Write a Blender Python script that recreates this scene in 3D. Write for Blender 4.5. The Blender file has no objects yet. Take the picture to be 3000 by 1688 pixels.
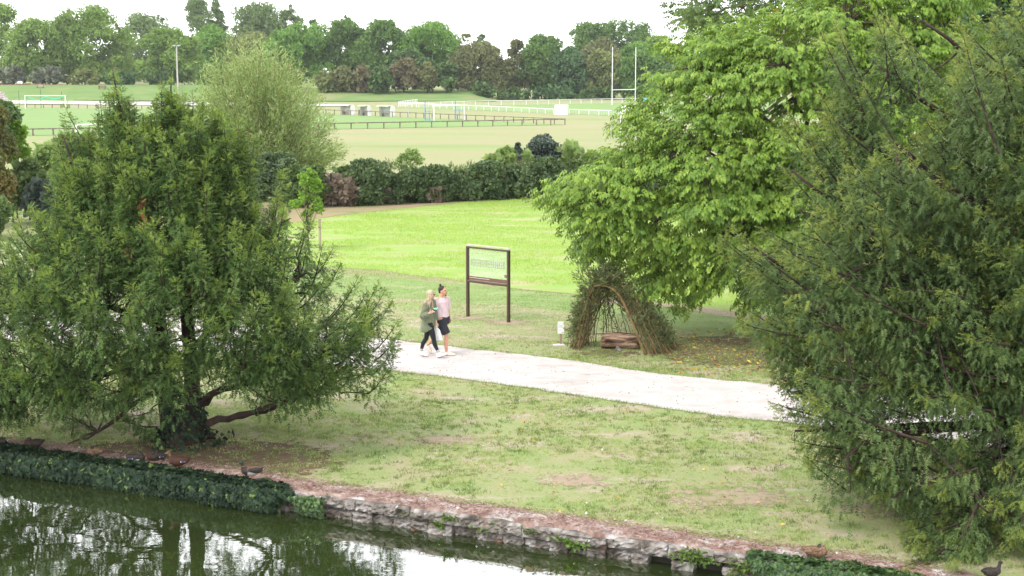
import bpy, math, random
import numpy as np
from mathutils import Vector, Matrix

R_ = math.radians
scn = bpy.context.scene
# ---------------------------------------------------------------- camera
FPX, CX, CY = 4333.0, 1500.0, 844.0
HCAM = 7.2
TILT = math.atan(641.0 / FPX)
cam_d = bpy.data.cameras.new("camera"); cam = bpy.data.objects.new("camera", cam_d)
scn.collection.objects.link(cam); scn.camera = cam
cam_d.sensor_width = 36.0; cam_d.lens = FPX / 3000.0 * 36.0
cam_d.clip_start = 0.1; cam_d.clip_end = 6000.0
cam.location = (0, 0, HCAM); cam.rotation_euler = (math.pi / 2 - TILT, 0, 0)
# ---------------------------------------------------------------- world, sun, exposure
SUN_EL, SUN_AZ = R_(52), R_(228)        # azimuth measured clockwise from +Y: behind the camera on the left
world = bpy.data.worlds.new("World"); scn.world = world; world.use_nodes = True
nt = world.node_tree; nt.nodes.clear()
sky = nt.nodes.new("ShaderNodeTexSky"); sky.sky_type = 'NISHITA'; sky.sun_disc = False
sky.sun_elevation = SUN_EL; sky.sun_rotation = SUN_AZ
sky.air_density = 1.0; sky.dust_density = 1.5; sky.ozone_density = 1.0; sky.altitude = 50
hs = nt.nodes.new("ShaderNodeHueSaturation"); hs.inputs['Saturation'].default_value = 0.16; hs.inputs['Value'].default_value = 1.0
bg = nt.nodes.new("ShaderNodeBackground"); bg.inputs['Strength'].default_value = 0.15
wo = nt.nodes.new("ShaderNodeOutputWorld")
# overcast: a layer of white cloud over most of the sky
mxw = nt.nodes.new('ShaderNodeMix'); mxw.data_type = 'RGBA'; mxw.inputs[0].default_value = .75; mxw.inputs[7].default_value = (9.2, 9.5, 9.9, 1)
tcw = nt.nodes.new('ShaderNodeTexCoord'); sxw = nt.nodes.new('ShaderNodeSeparateXYZ'); nt.links.new(tcw.outputs['Generated'], sxw.inputs[0])
rw = nt.nodes.new('ShaderNodeValToRGB'); rw.color_ramp.elements[0].position = .36; rw.color_ramp.elements[0].color = (19.0, 19.2, 19.6, 1); rw.color_ramp.elements[1].position = .62; rw.color_ramp.elements[1].color = (8.2, 8.5, 9.0, 1)
nt.links.new(sxw.outputs[2], rw.inputs[0]); nt.links.new(rw.outputs[0], mxw.inputs[7])      # low sky brightened to whiten its reflection in the moat, dimmer overhead
nt.links.new(sky.outputs[0], hs.inputs['Color']); nt.links.new(hs.outputs[0], mxw.inputs[6]); nt.links.new(mxw.outputs[2], bg.inputs['Color']); nt.links.new(bg.outputs[0], wo.inputs['Surface'])
sl = bpy.data.lights.new("sun", 'SUN'); sun = bpy.data.objects.new("sun", sl); scn.collection.objects.link(sun)
sl.energy = 1.9; sl.angle = R_(16); sl.color = (1.0, 0.96, 0.90)
sd = Vector((math.sin(SUN_AZ) * math.cos(SUN_EL), math.cos(SUN_AZ) * math.cos(SUN_EL), math.sin(SUN_EL)))
sun.rotation_euler = sd.to_track_quat('Z', 'Y').to_euler()
scn.view_settings.view_transform = 'Standard'; scn.view_settings.look = 'None'
scn.view_settings.exposure = 0.43; scn.view_settings.gamma = 1.0
scn.cycles.max_bounces = 6; scn.cycles.diffuse_bounces = 3; scn.cycles.glossy_bounces = 3
scn.cycles.transmission_bounces = 4; scn.cycles.transparent_max_bounces = 8
scn.cycles.caustics_reflective = False; scn.cycles.caustics_refractive = False

# ---------------------------------------------------------------- photo pixel -> place
ct, st = math.cos(TILT), math.sin(TILT)
def ray(u, v):
    u = np.asarray(u, float); v = np.asarray(v, float)
    a = (u - CX) / FPX; b = -(v - CY) / FPX
    return np.stack([a, ct + b * st, -st + b * ct], -1)
def G(u, v, z=0.0):
    d = ray(u, v); k = (z - HCAM) / d[..., 2]
    p = d * k[..., None]; p[..., 2] = z
    return p
def D(u, v, Y):
    d = ray(u, v); k = np.asarray(Y, float) / d[..., 1]
    p = d * k[..., None]; p[..., 2] += HCAM
    return p
def proj(p):
    p = np.asarray(p, float); x = p[..., 0]; y = p[..., 1]; z = p[..., 2] - HCAM
    zc = y * ct - z * st; yc = y * st + z * ct
    return CX + FPX * x / zc, CY - FPX * yc / zc
def pxm(Y): return FPX / (Y * ct + HCAM * st)

# ---------------------------------------------------------------- noise
def _h(ix, iy, s):
    n = (ix.astype(np.int64) * 374761393 + iy.astype(np.int64) * 668265263 + s * 1442695041) & 0xffffffff
    n = ((n ^ (n >> 13)) * 1274126177) & 0xffffffff
    return ((n ^ (n >> 16)) & 0xffffff) / float(0xffffff)
def vnoise(x, y, s=0):
    x = np.asarray(x, float); y = np.asarray(y, float)
    x0 = np.floor(x); y0 = np.floor(y); fx = x - x0; fy = y - y0
    fx = fx * fx * (3 - 2 * fx); fy = fy * fy * (3 - 2 * fy)
    a = _h(x0, y0, s); b = _h(x0 + 1, y0, s); c = _h(x0, y0 + 1, s); d = _h(x0 + 1, y0 + 1, s)
    return (a * (1 - fx) + b * fx) * (1 - fy) + (c * (1 - fx) + d * fx) * fy
def fbm(x, y, s=0, o=3):
    t = 0; a = 1; n = 0
    for k in range(o):
        t = t + a * vnoise(np.asarray(x) * 2 ** k + k * 17.3, np.asarray(y) * 2 ** k, s + k); n += a; a *= .5
    return t / n
def inpoly(x, y, poly):
    poly = np.asarray(poly, float); c = np.zeros(np.shape(x), bool); n = len(poly); j = n - 1
    for i in range(n):
        xi, yi = poly[i]; xj, yj = poly[j]
        if yi != yj:
            c ^= ((yi > y) != (yj > y)) & (x < (xj - xi) * (y - yi) / (yj - yi) + xi)
        j = i
    return c

# ---------------------------------------------------------------- mesh builder
def nrm(a):
    a = np.asarray(a, float); return a / (np.linalg.norm(a, axis=-1, keepdims=True) + 1e-12)
class MB:
    def __init__(s): s.v = []; s.f = []; s.r = []; s.n = 0
    def add(s, v, f, r=0.5, m=0):
        v = np.asarray(v, float).reshape(-1, 3); f = np.asarray(f, np.int64)
        s.v.append(v); s.r.append(np.broadcast_to(np.asarray(r, float), (len(v),)))
        s.f.append((f + s.n, np.broadcast_to(np.asarray(m), (len(f),)))); s.n += len(v)
    def tube(s, pts, rad, sides=6, r=0.5, m=0, cap=True):
        p = np.asarray(pts, float); n = len(p); rad = np.broadcast_to(np.asarray(rad, float), (n,))
        t = np.gradient(p, axis=0); t = nrm(t)
        ref = np.array([0, 0, 1.0]) if abs(t[:, 2]).mean() < .8 else np.array([1.0, 0, 0])
        a = nrm(np.cross(t, ref)); b = np.cross(t, a)
        th = np.arange(sides) * 2 * math.pi / sides
        ring = p[:, None, :] + rad[:, None, None] * (np.cos(th)[None, :, None] * a[:, None, :] + np.sin(th)[None, :, None] * b[:, None, :])
        i = np.arange(n - 1)[:, None] * sides; j = np.arange(sides)[None, :]; j2 = (j + 1) % sides
        q = np.stack([i + j, i + j2, i + sides + j2, i + sides + j], -1).reshape(-1, 4)
        s.add(ring, q, r, m)
        if cap:
            base = s.n - n * sides
            for st_, rev in ((0, 1), ((n - 1) * sides, 0)):
                idx = np.arange(sides) + base + st_
                if rev: idx = idx[::-1]
                s.f.append((idx[None, :] , np.array([m])))
    def box(s, c, size, rot=None, r=0.5, m=0):
        x, y, z = np.asarray(size, float) / 2
        v = np.array([[-x, -y, -z], [x, -y, -z], [x, y, -z], [-x, y, -z], [-x, -y, z], [x, -y, z], [x, y, z], [-x, y, z]])
        if rot is not None: v = v @ np.array(rot).T
        s.add(v + np.asarray(c, float), [[0, 3, 2, 1], [4, 5, 6, 7], [0, 1, 5, 4], [1, 2, 6, 5], [2, 3, 7, 6], [3, 0, 4, 7]], r, m)
    def beam(s, a, b, w, h=None, r=0.5, m=0):
        a = np.asarray(a, float); b = np.asarray(b, float); h = w if h is None else h
        d = b - a; L = np.linalg.norm(d); x = d / L
        up = np.array([0, 0, 1.0]) if abs(x[2]) < .9 else np.array([0, 1.0, 0])
        y = nrm(np.cross(up, x)); z = np.cross(x, y)
        s.box((a + b) / 2, (L, w, h), np.stack([x, y, z], 1), r, m)
    def ell(s, c, rad, rot=None, r=0.5, m=0, nu=12, nv=8):
        th = np.arange(nu) * 2 * math.pi / nu; ph = np.linspace(-math.pi / 2, math.pi / 2, nv + 1)[1:-1]
        ring = np.stack([np.cos(ph)[:, None] * np.cos(th), np.cos(ph)[:, None] * np.sin(th), np.sin(ph)[:, None] + 0 * th], -1).reshape(-1, 3)
        v = np.vstack([ring, [[0, 0, -1], [0, 0, 1]]]) * np.asarray(rad, float)
        if rot is not None: v = v @ np.array(rot).T
        k = nv - 1; i = np.arange(k - 1)[:, None] * nu; j = np.arange(nu)[None, :]; j2 = (j + 1) % nu
        q = np.stack([i + j, i + j2, i + nu + j2, i + nu + j], -1).reshape(-1, 4)
        b0 = s.n; s.add(v + np.asarray(c, float), q, r, m)
        lo = np.stack([np.full(nu, k * nu), (np.arange(nu) + 1) % nu, np.arange(nu)], -1)
        hi = np.stack([np.full(nu, k * nu + 1), (k - 1) * nu + np.arange(nu), (k - 1) * nu + (np.arange(nu) + 1) % nu], -1)
        s.f.append((lo + b0, np.full(nu, m))); s.f.append((hi + b0, np.full(nu, m)))
    def chain(s, nodes, sides=10, r=0.5, m=0):
        """overlapping spheres and cones, closed, for a voxel remesh"""
        for i, (p, rr) in enumerate(nodes):
            s.ell(p, (rr, rr, rr), r=r, m=m, nu=sides, nv=8)
            if i: 
                a, ra = nodes[i - 1]
                s.tube([a, (np.asarray(a) + np.asarray(p)) / 2, p], [ra, (ra + rr) / 2, rr], sides, r, m)
    def loft(s, rings, r=0.5, m=0, sides=20):
        """rings: (centre, rx, ry, yaw) stacked, closed ends"""
        th = np.arange(sides) * 2 * math.pi / sides; V = []
        for (c, rx, ry, yaw) in rings:
            x = rx * np.cos(th); y = ry * np.sin(th); cy, sy = math.cos(yaw), math.sin(yaw)
            V.append(np.stack([c[0] + x * cy - y * sy, c[1] + x * sy + y * cy, np.full(sides, c[2])], -1))
        n = len(rings); i = np.arange(n - 1)[:, None] * sides; j = np.arange(sides)[None, :]; j2 = (j + 1) % sides
        q = np.stack([i + j, i + j2, i + sides + j2, i + sides + j], -1).reshape(-1, 4)
        if rings[0][0][2] > rings[-1][0][2]: q = q[:, ::-1]
        b0 = s.n; s.add(np.concatenate(V), q, r, m)
        a = np.arange(sides) + b0; b = a + (n - 1) * sides
        s.f.append((a[None, ::-1], np.array([m]))); s.f.append((b[None, :], np.array([m])))
    def inst(s, T, pos, X, Z, sc, r=0.5, m=0):
        tv, tf = T; N = len(pos)
        if N == 0: return
        X = nrm(X); Z = Z - (Z * X).sum(-1, keepdims=True) * X; Z = nrm(Z); Y = np.cross(Z, X)
        sc = np.broadcast_to(np.asarray(sc, float), (N,))
        v = (tv[None, :, 0, None] * X[:, None] + tv[None, :, 1, None] * Y[:, None] + tv[None, :, 2, None] * Z[:, None]) * sc[:, None, None] + pos[:, None]
        k = len(tv); f = (tf[None] + (np.arange(N) * k)[:, None, None]).reshape(-1, tf.shape[1])
        r = np.repeat(np.broadcast_to(np.asarray(r, float), (N,)), k)
        m = np.repeat(np.broadcast_to(np.asarray(m), (N,)), len(tf))
        s.add(v.reshape(-1, 3), f, r, m)
    def build(s, name, mats, parent=None, smooth=False, origin=None, **tags):
        me = bpy.data.meshes.new(name); V = np.concatenate(s.v); rr = np.concatenate(s.r)
        if origin is not None: V = V - np.asarray(origin, float)
        me.vertices.add(len(V)); me.vertices.foreach_set("co", V.astype(np.float32).ravel())
        ls = []; lt = []; mi = []
        for f, m in s.f:
            ls.append(f.ravel()); lt.append(np.full(len(f), f.shape[1])); mi.append(m)
        ls = np.concatenate(ls); lt = np.concatenate(lt); mi = np.concatenate(mi)
        me.loops.add(len(ls)); me.loops.foreach_set("vertex_index", ls.astype(np.int32))
        me.polygons.add(len(lt)); start = np.concatenate([[0], np.cumsum(lt)[:-1]])
        me.polygons.foreach_set("loop_start", start.astype(np.int32))
        if not isinstance(mats, (list, tuple)): mats = [mats]
        for q in mats: me.materials.append(q)
        me.polygons.foreach_set("material_index", mi.astype(np.int32))
        me.update(calc_edges=True)
        a = me.attributes.new("rnd", 'FLOAT', 'POINT'); a.data.foreach_set("value", rr.astype(np.float32))
        if smooth: me.polygons.foreach_set("use_smooth", np.ones(len(lt), bool))
        else: me.polygons.foreach_set("use_smooth", np.zeros(len(lt), bool))
        o = bpy.data.objects.new(name, me); scn.collection.objects.link(o)
        if parent is not None: o.parent = parent
        if origin is not None: o.location = origin
        for k, v_ in tags.items(): o[k] = v_
        return o
def empty(name, loc=(0, 0, 0), rz=0.0, **tags):
    o = bpy.data.objects.new(name, None); scn.collection.objects.link(o)
    o.location = [float(c) for c in loc]; o.rotation_euler = (0, 0, rz); o.empty_display_size = .2
    for k, v_ in tags.items(): o[k] = v_
    return o
def kids(o): return [c for c in scn.collection.objects if c.parent == o]
def copy_tree(o, parent=None):
    c = o.copy(); scn.collection.objects.link(c); c.parent = parent
    for ch in [q for q in bpy.data.objects if q.parent == o]: copy_tree(ch, c)
    return c
def remesh(o, vox, smooth=2, disp=None):
    """bake a voxel remesh so that overlapping shapes become one continuous surface"""
    m = o.modifiers.new("r", 'REMESH'); m.mode = 'VOXEL'; m.voxel_size = vox; m.use_smooth_shade = True
    if smooth: q = o.modifiers.new("s", 'SMOOTH'); q.factor = .5; q.iterations = smooth
    dg = bpy.context.evaluated_depsgraph_get(); ev = o.evaluated_get(dg)
    me = bpy.data.meshes.new_from_object(ev, depsgraph=dg); mats = list(o.data.materials)
    o.modifiers.clear(); old = o.data; o.data = me; me.name = old.name
    me.materials.clear()
    for q in mats: me.materials.append(q)
    me.polygons.foreach_set("use_smooth", np.ones(len(me.polygons), bool))
    if disp is not None:
        n = len(me.vertices); co = np.empty(n * 3, np.float32); me.vertices.foreach_get("co", co); co = co.reshape(-1, 3)
        co = disp(co.astype(float)); me.vertices.foreach_set("co", co.astype(np.float32).ravel()); me.update()
    return o
def paint(o, fn):
    me = o.data; n = len(me.polygons); c = np.empty(n * 3, np.float32); me.polygons.foreach_get("center", c)
    me.polygons.foreach_set("material_index", fn(c.reshape(-1, 3).astype(float)).astype(np.int32)); me.update()

# ---------------------------------------------------------------- materials
def new_mat(name):
    m = bpy.data.materials.new(name); m.use_nodes = True; t = m.node_tree; t.nodes.clear()
    out = t.nodes.new("ShaderNodeOutputMaterial"); return m, t, out
def noise_node(t, scale, detail=4, rough=.55, stretch=None, coord='Object', off=0.0):
    tc = t.nodes.new("ShaderNodeTexCoord"); n = t.nodes.new("ShaderNodeTexNoise")
    n.inputs['Scale'].default_value = scale; n.inputs['Detail'].default_value = detail; n.inputs['Roughness'].default_value = rough
    mp = t.nodes.new("ShaderNodeMapping"); mp.inputs['Location'].default_value = (off, off * .7, 0)
    if stretch: mp.inputs['Scale'].default_value = stretch
    t.links.new(tc.outputs[coord], mp.inputs[0]); t.links.new(mp.outputs[0], n.inputs['Vector']); return n
def ramp(t, src, stops):
    r = t.nodes.new("ShaderNodeValToRGB"); e = r.color_ramp.elements
    while len(e) > 1: e.remove(e[0])
    e[0].position = stops[0][0]; e[0].color = (*stops[0][1], 1)
    for p, c in stops[1:]: k = e.new(p); k.color = (*c, 1)
    t.links.new(src, r.inputs[0]); return r
def mixc(t, fac, a, b, mode='MIX'):
    m = t.nodes.new("ShaderNodeMix"); m.data_type = 'RGBA'; m.blend_type = mode
    if isinstance(fac, (int, float)): m.inputs[0].default_value = fac
    else: t.links.new(fac, m.inputs[0])
    for k, s in ((6, a), (7, b)):
        if isinstance(s, tuple): m.inputs[k].default_value = (*s, 1)
        else: t.links.new(s, m.inputs[k])
    return m.outputs[2]
def mathn(t, op, a, b=0.0):
    m = t.nodes.new("ShaderNodeMath"); m.operation = op
    for k, s in ((0, a), (1, b)):
        if isinstance(s, (int, float)): m.inputs[k].default_value = s
        else: t.links.new(s, m.inputs[k])
    return m.outputs[0]
def surf(name, stops, scale=3, detail=5, stretch=None, rough=.9, bump=0.0, bscale=None, spec=.3, layers=(), metal=0.0, bdist=.02):
    """layers: (stops, scale, stretch, lo, hi) further patterns mixed in where their noise lies above lo..hi"""
    m, t, out = new_mat(name); p = t.nodes.new("ShaderNodeBsdfPrincipled")
    n = noise_node(t, scale, detail, .6, stretch); c = ramp(t, n.outputs[0], stops).outputs[0]
    for k, (col, sc2, str2, lo, hi) in enumerate(layers):
        n2 = noise_node(t, sc2, 5, .6, str2, off=11.0 * (k + 1))
        f = ramp(t, n2.outputs[0], [(lo, (0, 0, 0)), (hi, (1, 1, 1))]).outputs[0]
        c = mixc(t, f, c, col)
    t.links.new(c, p.inputs['Base Color']); p.inputs['Roughness'].default_value = rough
    p.inputs['Specular IOR Level'].default_value = spec; p.inputs['Metallic'].default_value = metal
    if bump:
        n3 = noise_node(t, bscale or scale * 4, 6, .7, stretch); b = t.nodes.new("ShaderNodeBump")
        b.inputs['Strength'].default_value = bump; b.inputs['Distance'].default_value = bdist
        t.links.new(n3.outputs[0], b.inputs['Height']); t.links.new(b.outputs[0], p.inputs['Normal'])
    t.links.new(p.outputs[0], out.inputs[0]); return m
def leafmat(name, dark, mid, light, trans=.35, clump=1.2, rough=.5, spec=.35, odd=None, oddat=.97):
    """leaf colour varies leaf by leaf (attribute rnd) and clump by clump"""
    m, t, out = new_mat(name); p = t.nodes.new("ShaderNodeBsdfPrincipled")
    a = t.nodes.new("ShaderNodeAttribute"); a.attribute_name = "rnd"
    n = noise_node(t, clump, 2, .5)
    f = mathn(t, 'ADD', mathn(t, 'MULTIPLY', a.outputs['Fac'], .55), mathn(t, 'MULTIPLY', n.outputs[0], .5))
    c = ramp(t, f, [(.18, dark), (.5, mid), (.85, light)]).outputs[0]
    if odd: 
        g = t.nodes.new("ShaderNodeMath"); g.operation = 'GREATER_THAN'; g.inputs[1].default_value = oddat
        t.links.new(a.outputs['Fac'], g.inputs[0]); c = mixc(t, g.outputs[0], c, odd)
    t.links.new(c, p.inputs['Base Color']); p.inputs['Roughness'].default_value = rough; p.inputs['Specular IOR Level'].default_value = spec
    tr = t.nodes.new("ShaderNodeBsdfTranslucent"); hc = t.nodes.new("ShaderNodeHueSaturation")
    hc.inputs['Hue'].default_value = .485; hc.inputs['Value'].default_value = 1.5; t.links.new(c, hc.inputs['Color']); t.links.new(hc.outputs[0], tr.inputs['Color'])
    mx = t.nodes.new("ShaderNodeMixShader"); mx.inputs[0].default_value = trans
    t.links.new(p.outputs[0], mx.inputs[1]); t.links.new(tr.outputs[0], mx.inputs[2]); t.links.new(mx.outputs[0], out.inputs[0]); return m
def plain(name, col, rough=.6, spec=.4, metal=0.0, var=.12, scale=8, bump=0.0):
    c2 = tuple(c * (1 - var) for c in col); c3 = tuple(min(1, c * (1 + var)) for c in col)
    return surf(name, [(.3, c2), (.7, c3)], scale, 4, None, rough, bump, None, spec, (), metal)

# ---------------------------------------------------------------- leaf templates
def T_(v, f): return (np.array(v, float), np.array(f, np.int64))
def leaf_t(w=.32, droop=.18, fold=.06):
    return T_([[0, 0, 0], [.42, w, fold], [.42, -w, fold], [1, 0, -droop], [.45, 0, 0]], [[0, 4, 1], [0, 2, 4], [1, 4, 3], [4, 2, 3]])
def merge_t(parts):
    V = []; Fs = []; n = 0
    for (v, f), M, o in parts:
        V.append(v @ np.array(M).T + np.array(o)); Fs.append(f + n); n += len(v)
    return np.concatenate(V), np.concatenate(Fs)
def rotz(a): c, s = math.cos(a), math.sin(a); return np.array([[c, -s, 0], [s, c, 0], [0, 0, 1.0]])
def roty(a): c, s = math.cos(a), math.sin(a); return np.array([[c, 0, s], [0, 1, 0], [-s, 0, c]])
_sp = leaf_t(.30, .22, .05)
def compound_t():
    P = []
    for x, s, a in ((.25, .48, 1.0), (.25, .48, -1.0), (.55, .5, .8), (.55, .5, -.8), (.75, .55, 0)):
        P.append((_sp, (rotz(a) @ roty(.45)) * s, (x, 0, -.12 * x)))
    return merge_t(P)
COMPOUND = compound_t()
def spray_t(n=4, w=.125):
    V = []; Fs = []; k = 0
    for i in range(n):
        x = .08 + .72 * i / (n - 1); L = .42 * (1 - .40 * x)
        for s in (1, -1):
            a = .85 * s; ca, sa = math.cos(a), math.sin(a)
            tip = [x + L * ca * .8, L * sa, -.10 * x - (.16 if i % 2 else .02)]
            V += [[x - w * .8, 0, -.1 * x * x], [x + w * .8, 0, -.1 * x * x], tip]; Fs.append([k, k + 1, k + 2] if s > 0 else [k + 1, k, k + 2]); k += 3
    V += [[.78, .05, -.08], [.78, -.05, -.08], [1.08, 0, -.2]]; Fs.append([k, k + 1, k + 2])
    return T_(V, Fs)
SPRAY = spray_t()
CLUMP = T_([[0, 0, 0], [.3, .38, .1], [.75, .3, -.02], [1.0, -.05, -.12], [.6, -.42, .06], [.2, -.3, .05]], [[0, 1, 2], [0, 2, 3], [0, 3, 4], [0, 4, 5]])
LEAF = leaf_t(.30, .2, .06)
SLIM = T_([[0, 0, 0], [.4, .09, .01], [1, 0, -.12], [.4, -.09, .01]], [[0, 1, 2], [0, 2, 3]])
def ivy_t():
    pts = [(0, 0), (-.12, .28), (.12, .5), (.32, .3), (.55, .42), (.6, .2), (1, 0), (.6, -.2), (.55, -.42), (.32, -.3), (.12, -.5), (-.12, -.28)]
    V = [[.35, 0, .06]] + [[a, b, -.05 * (abs(b) * 2)] for a, b in pts]; n = len(pts)
    return T_(V, [[0, 1 + i, 1 + (i + 1) % n] for i in range(n)])
IVY = ivy_t()
BLADE = T_([[0, -.09, 0], [0, .09, 0], [1, 0, 0]], [[0, 1, 2]])
# ================================================================= the setting
def hgt(x, y):
    x = np.asarray(x, float); y = np.asarray(y, float)
    top = np.interp(x, [-75, -44, -9.5, -4.5], [3.3, 2.2, 1.9, 0.0])
    t = np.clip((y - 331.0) / 29.0, 0, 1); t = t * t * (3 - 2 * t)
    return top * t
# moat wall line
WA = G(1100, 1473); WB = G(1938, 1593); WD = nrm(WB - WA); WN = np.array([-WD[1], WD[0], 0.0])   # WN points away from the water
WZ = -0.38
def wallp(s, t=0.0, z=0.0): 
    s = np.asarray(s, float)
    return WA + WD * s[..., None] + WN * np.asarray(t, float)[..., None] + np.array([0, 0, 1.0]) * np.asarray(z, float)[..., None]

m_lawn = surf("worn_lawn", [(.30, (.42, .345, .235)), (.44, (.34, .335, .165)), (.6, (.27, .335, .12)), (.75, (.22, .31, .09))], .9, 8, None, .95, .9, 9,
              layers=[((.47, .375, .30), .8, (.7, 1.5, 1), .54, .66), ((.16, .22, .07), 14, None, .56, .70), ((.50, .44, .33), 26, None, .60, .68)], bdist=.05)
# ground sheet: rows run from the wall back to the horizon
ts = np.concatenate([[0.5, 2, 6, 12, 25, 50, 80, 100], np.linspace(110, 440, 133), [470, 600, 900, 1500, 3000]])
ss = np.concatenate([[-900, -500], np.arange(-340, 181, 4.0), [200, 300, 500, 900]])
S, T = np.meshgrid(ss, ts); P = wallp(S, T); P[..., 2] = hgt(P[..., 0], P[..., 1])
nr, nc = S.shape; i = np.arange(nr - 1)[:, None] * nc; j = np.arange(nc - 1)[None]
mb = MB(); mb.add(P, np.stack([i + j, i + j + 1, i + nc + j + 1, i + nc + j], -1).reshape(-1, 4))
m_ground = surf("meadow_ground", [(.30, (.32, .285, .155)), (.46, (.28, .28, .125)), (.60, (.22, .28, .095)), (.75, (.18, .27, .075))], .035, 6, (1, 3.2, 1), .95, .3, 2,
                layers=[((.305, .29, .145), .02, (1, 2, 1), .42, .66), ((.23, .31, .10), .05, (1, 1.6, 1), .5, .75)])
mb.build("ground", m_ground, kind='structure')

def sheet(name, px, z, mat, jit=0.0, step=None, js=1.0, world_pts=None, tags=None):
    """a flat sheet whose outline is given where it meets the ground, with an uneven edge"""
    w = np.array(world_pts, float) if world_pts is not None else G([p[0] for p in px], [p[1] for p in px])
    out = []
    for k in range(len(w)):
        a = w[k]; b = w[(k + 1) % len(w)]; L = np.linalg.norm(b - a); n = max(1, int(L / (step or 1e9)))
        for q in range(n):
            p = a + (b - a) * q / n
            if jit and step:
                nn = np.array([-(b - a)[1], (b - a)[0], 0]) / max(L, 1e-6)
                p = p + nn * jit * ((fbm(p[0] * js, p[1] * js, 5, 4) - .5) * 2.6)
            out.append([p[0], p[1], z + float(hgt(p[0], p[1]))])
    mb = MB(); v = np.array(out); mb.add(v, [list(range(len(v)))])
    o = mb.build(name, mat)
    if o.data.polygons[0].normal.z < 0: o.data.flip_normals()
    o['kind'] = 'structure'
    for k, q in (tags or {}).items(): o[k] = q
    return o
# lawn between the moat wall and the young crop
LAWN_FAR = [(-700, 700), (300, 740), (850, 792), (1100, 808), (1350, 832), (1700, 872), (1930, 893), (2260, 940), (2700, 985), (3700, 1060)]
lf = G([p[0] for p in LAWN_FAR], [p[1] for p in LAWN_FAR])
wl = wallp(np.array([22.0, 8, 0, -10, -24]), np.full(5, .5))
sheet("lawn", None, .004, m_lawn, .35, .5, .9, world_pts=list(lf) + list(wl))
# young crop field
CROP = [(300, 722), (850, 775), (1100, 792), (1350, 826), (1700, 866), (1930, 888), (2260, 935), (2700, 975), (3300, 1020), (3300, 700), (2400, 585), (1800, 572), (1580, 579), (1350, 594), (1000, 632), (860, 652), (500, 680)]
m_crop = surf("young_crop", [(.25, (.42, .34, .24)), (.38, (.34, .36, .15)), (.5, (.27, .38, .085)), (.75, (.235, .37, .07))], .55, 8, (.7, 1.6, 1), .9, .6, 7,
              layers=[((.43, .345, .215), .23, (.55, 2.6, 1), .62, .70), ((.2, .36, .06), 7, None, .6, .75)])
sheet("crop_field", CROP, .009, m_crop, .35, .6, .8)
m_soil = surf("dry_soil", [(.3, (.30, .22, .16)), (.5, (.38, .29, .21)), (.7, (.25, .26, .12))], 1.3, 7, (.6, 1.5, 1), .95, .5, 8)
sheet("soil_strip", [(1690, 880), (1930, 899), (2260, 945), (2700, 990), (2700, 975), (2260, 930), (1930, 884), (1700, 862)], .014, m_soil, .25, .5, 1.1)
m_verge = surf("dry_verge", [(.3, (.33, .21, .145)), (.5, (.30, .25, .13)), (.7, (.17, .22, .08))], .45, 6, (1, 2, 1), .95, .5, 4)
sheet("verge_strip", [(700, 640), (860, 652), (1000, 632), (1350, 594), (1580, 579), (1900, 574), (1900, 545), (1500, 560), (1000, 590), (700, 600)], .014, m_verge, .5, .8, .6)
m_vgreen = surf("verge_turf", [(.3, (.30, .34, .15)), (.5, (.22, .305, .095)), (.7, (.17, .27, .07))], .8, 8, (1, 1.8, 1), .95, .6, 9)
soft_late = m_vgreen
sheet("grass_verge", LAWN_FAR[1:-1] + [(2700, 1035), (2300, 1010), (1900, 945), (1600, 905), (1350, 885), (1100, 868), (900, 860), (300, 815)], .007, m_vgreen, .55, .5, .9)
# pale gravel path
PT = [(-900, 800), (-300, 862), (0, 893), (600, 940), (1124, 993), (1324, 1017), (1449, 1031), (1694, 1060), (1900, 1093), (2000, 1104), (2255, 1128), (2700, 1166), (3300, 1220)]
PB = [(3500, 1370), (3000, 1322), (2645, 1281), (2370, 1247), (2105, 1221), (1900, 1189), (1624, 1149), (1327, 1110), (1166, 1089), (600, 1035), (0, 1000), (-500, 962), (-1100, 900)]
m_path = surf("pale_gravel", [(.3, (.48, .425, .40)), (.5, (.55, .50, .475)), (.7, (.61, .56, .54))], 2.2, 8, None, .95, .35, 40,
              layers=[((.26, .21, .19), 22, None, .64, .70), ((.40, .345, .32), .9, (.6, 1.6, 1), .5, .75)])
path = sheet("path", PT + PB, .014, m_path, .10, .16, 2.2)
PATHPOLY = [(v.co.x, v.co.y) for v in path.data.vertices]
# pitches and track
m_pitch = surf("mown_pitch", [(.3, (.20, .30, .095)), (.55, (.18, .29, .085)), (.75, (.23, .32, .105))], .03, 5, (1, 4, 1), .95, .1, 3, layers=[((.30, .40, .13), .05, (1, 6, 1), .6, .8)])
PITCH1 = [(-400, 312), (78, 316), (640, 325), (980, 337), (1150, 342), (1340, 351), (1655, 366), (1400, 371), (980, 379), (100, 398), (-500, 410)]
sheet("football_pitch", PITCH1, .03, m_pitch)
sheet("rugby_pitch", [(1250, 313), (1393, 310), (1542, 307.5), (1881, 301), (2300, 293), (2500, 350), (1855, 341), (1668, 334), (1622, 333), (1268, 317)], .03, m_pitch)
m_track = surf("white_track", [(.3, (.62, .60, .57)), (.7, (.72, .70, .67))], .3, 4, None, .95)
sheet("running_track", [(-500, 296), (50, 298), (330, 299), (500, 301), (660, 303), (1007, 308), (1010, 312), (960, 312.5), (660, 311), (330, 309), (50, 306), (-500, 303)], .12, m_track)
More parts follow.
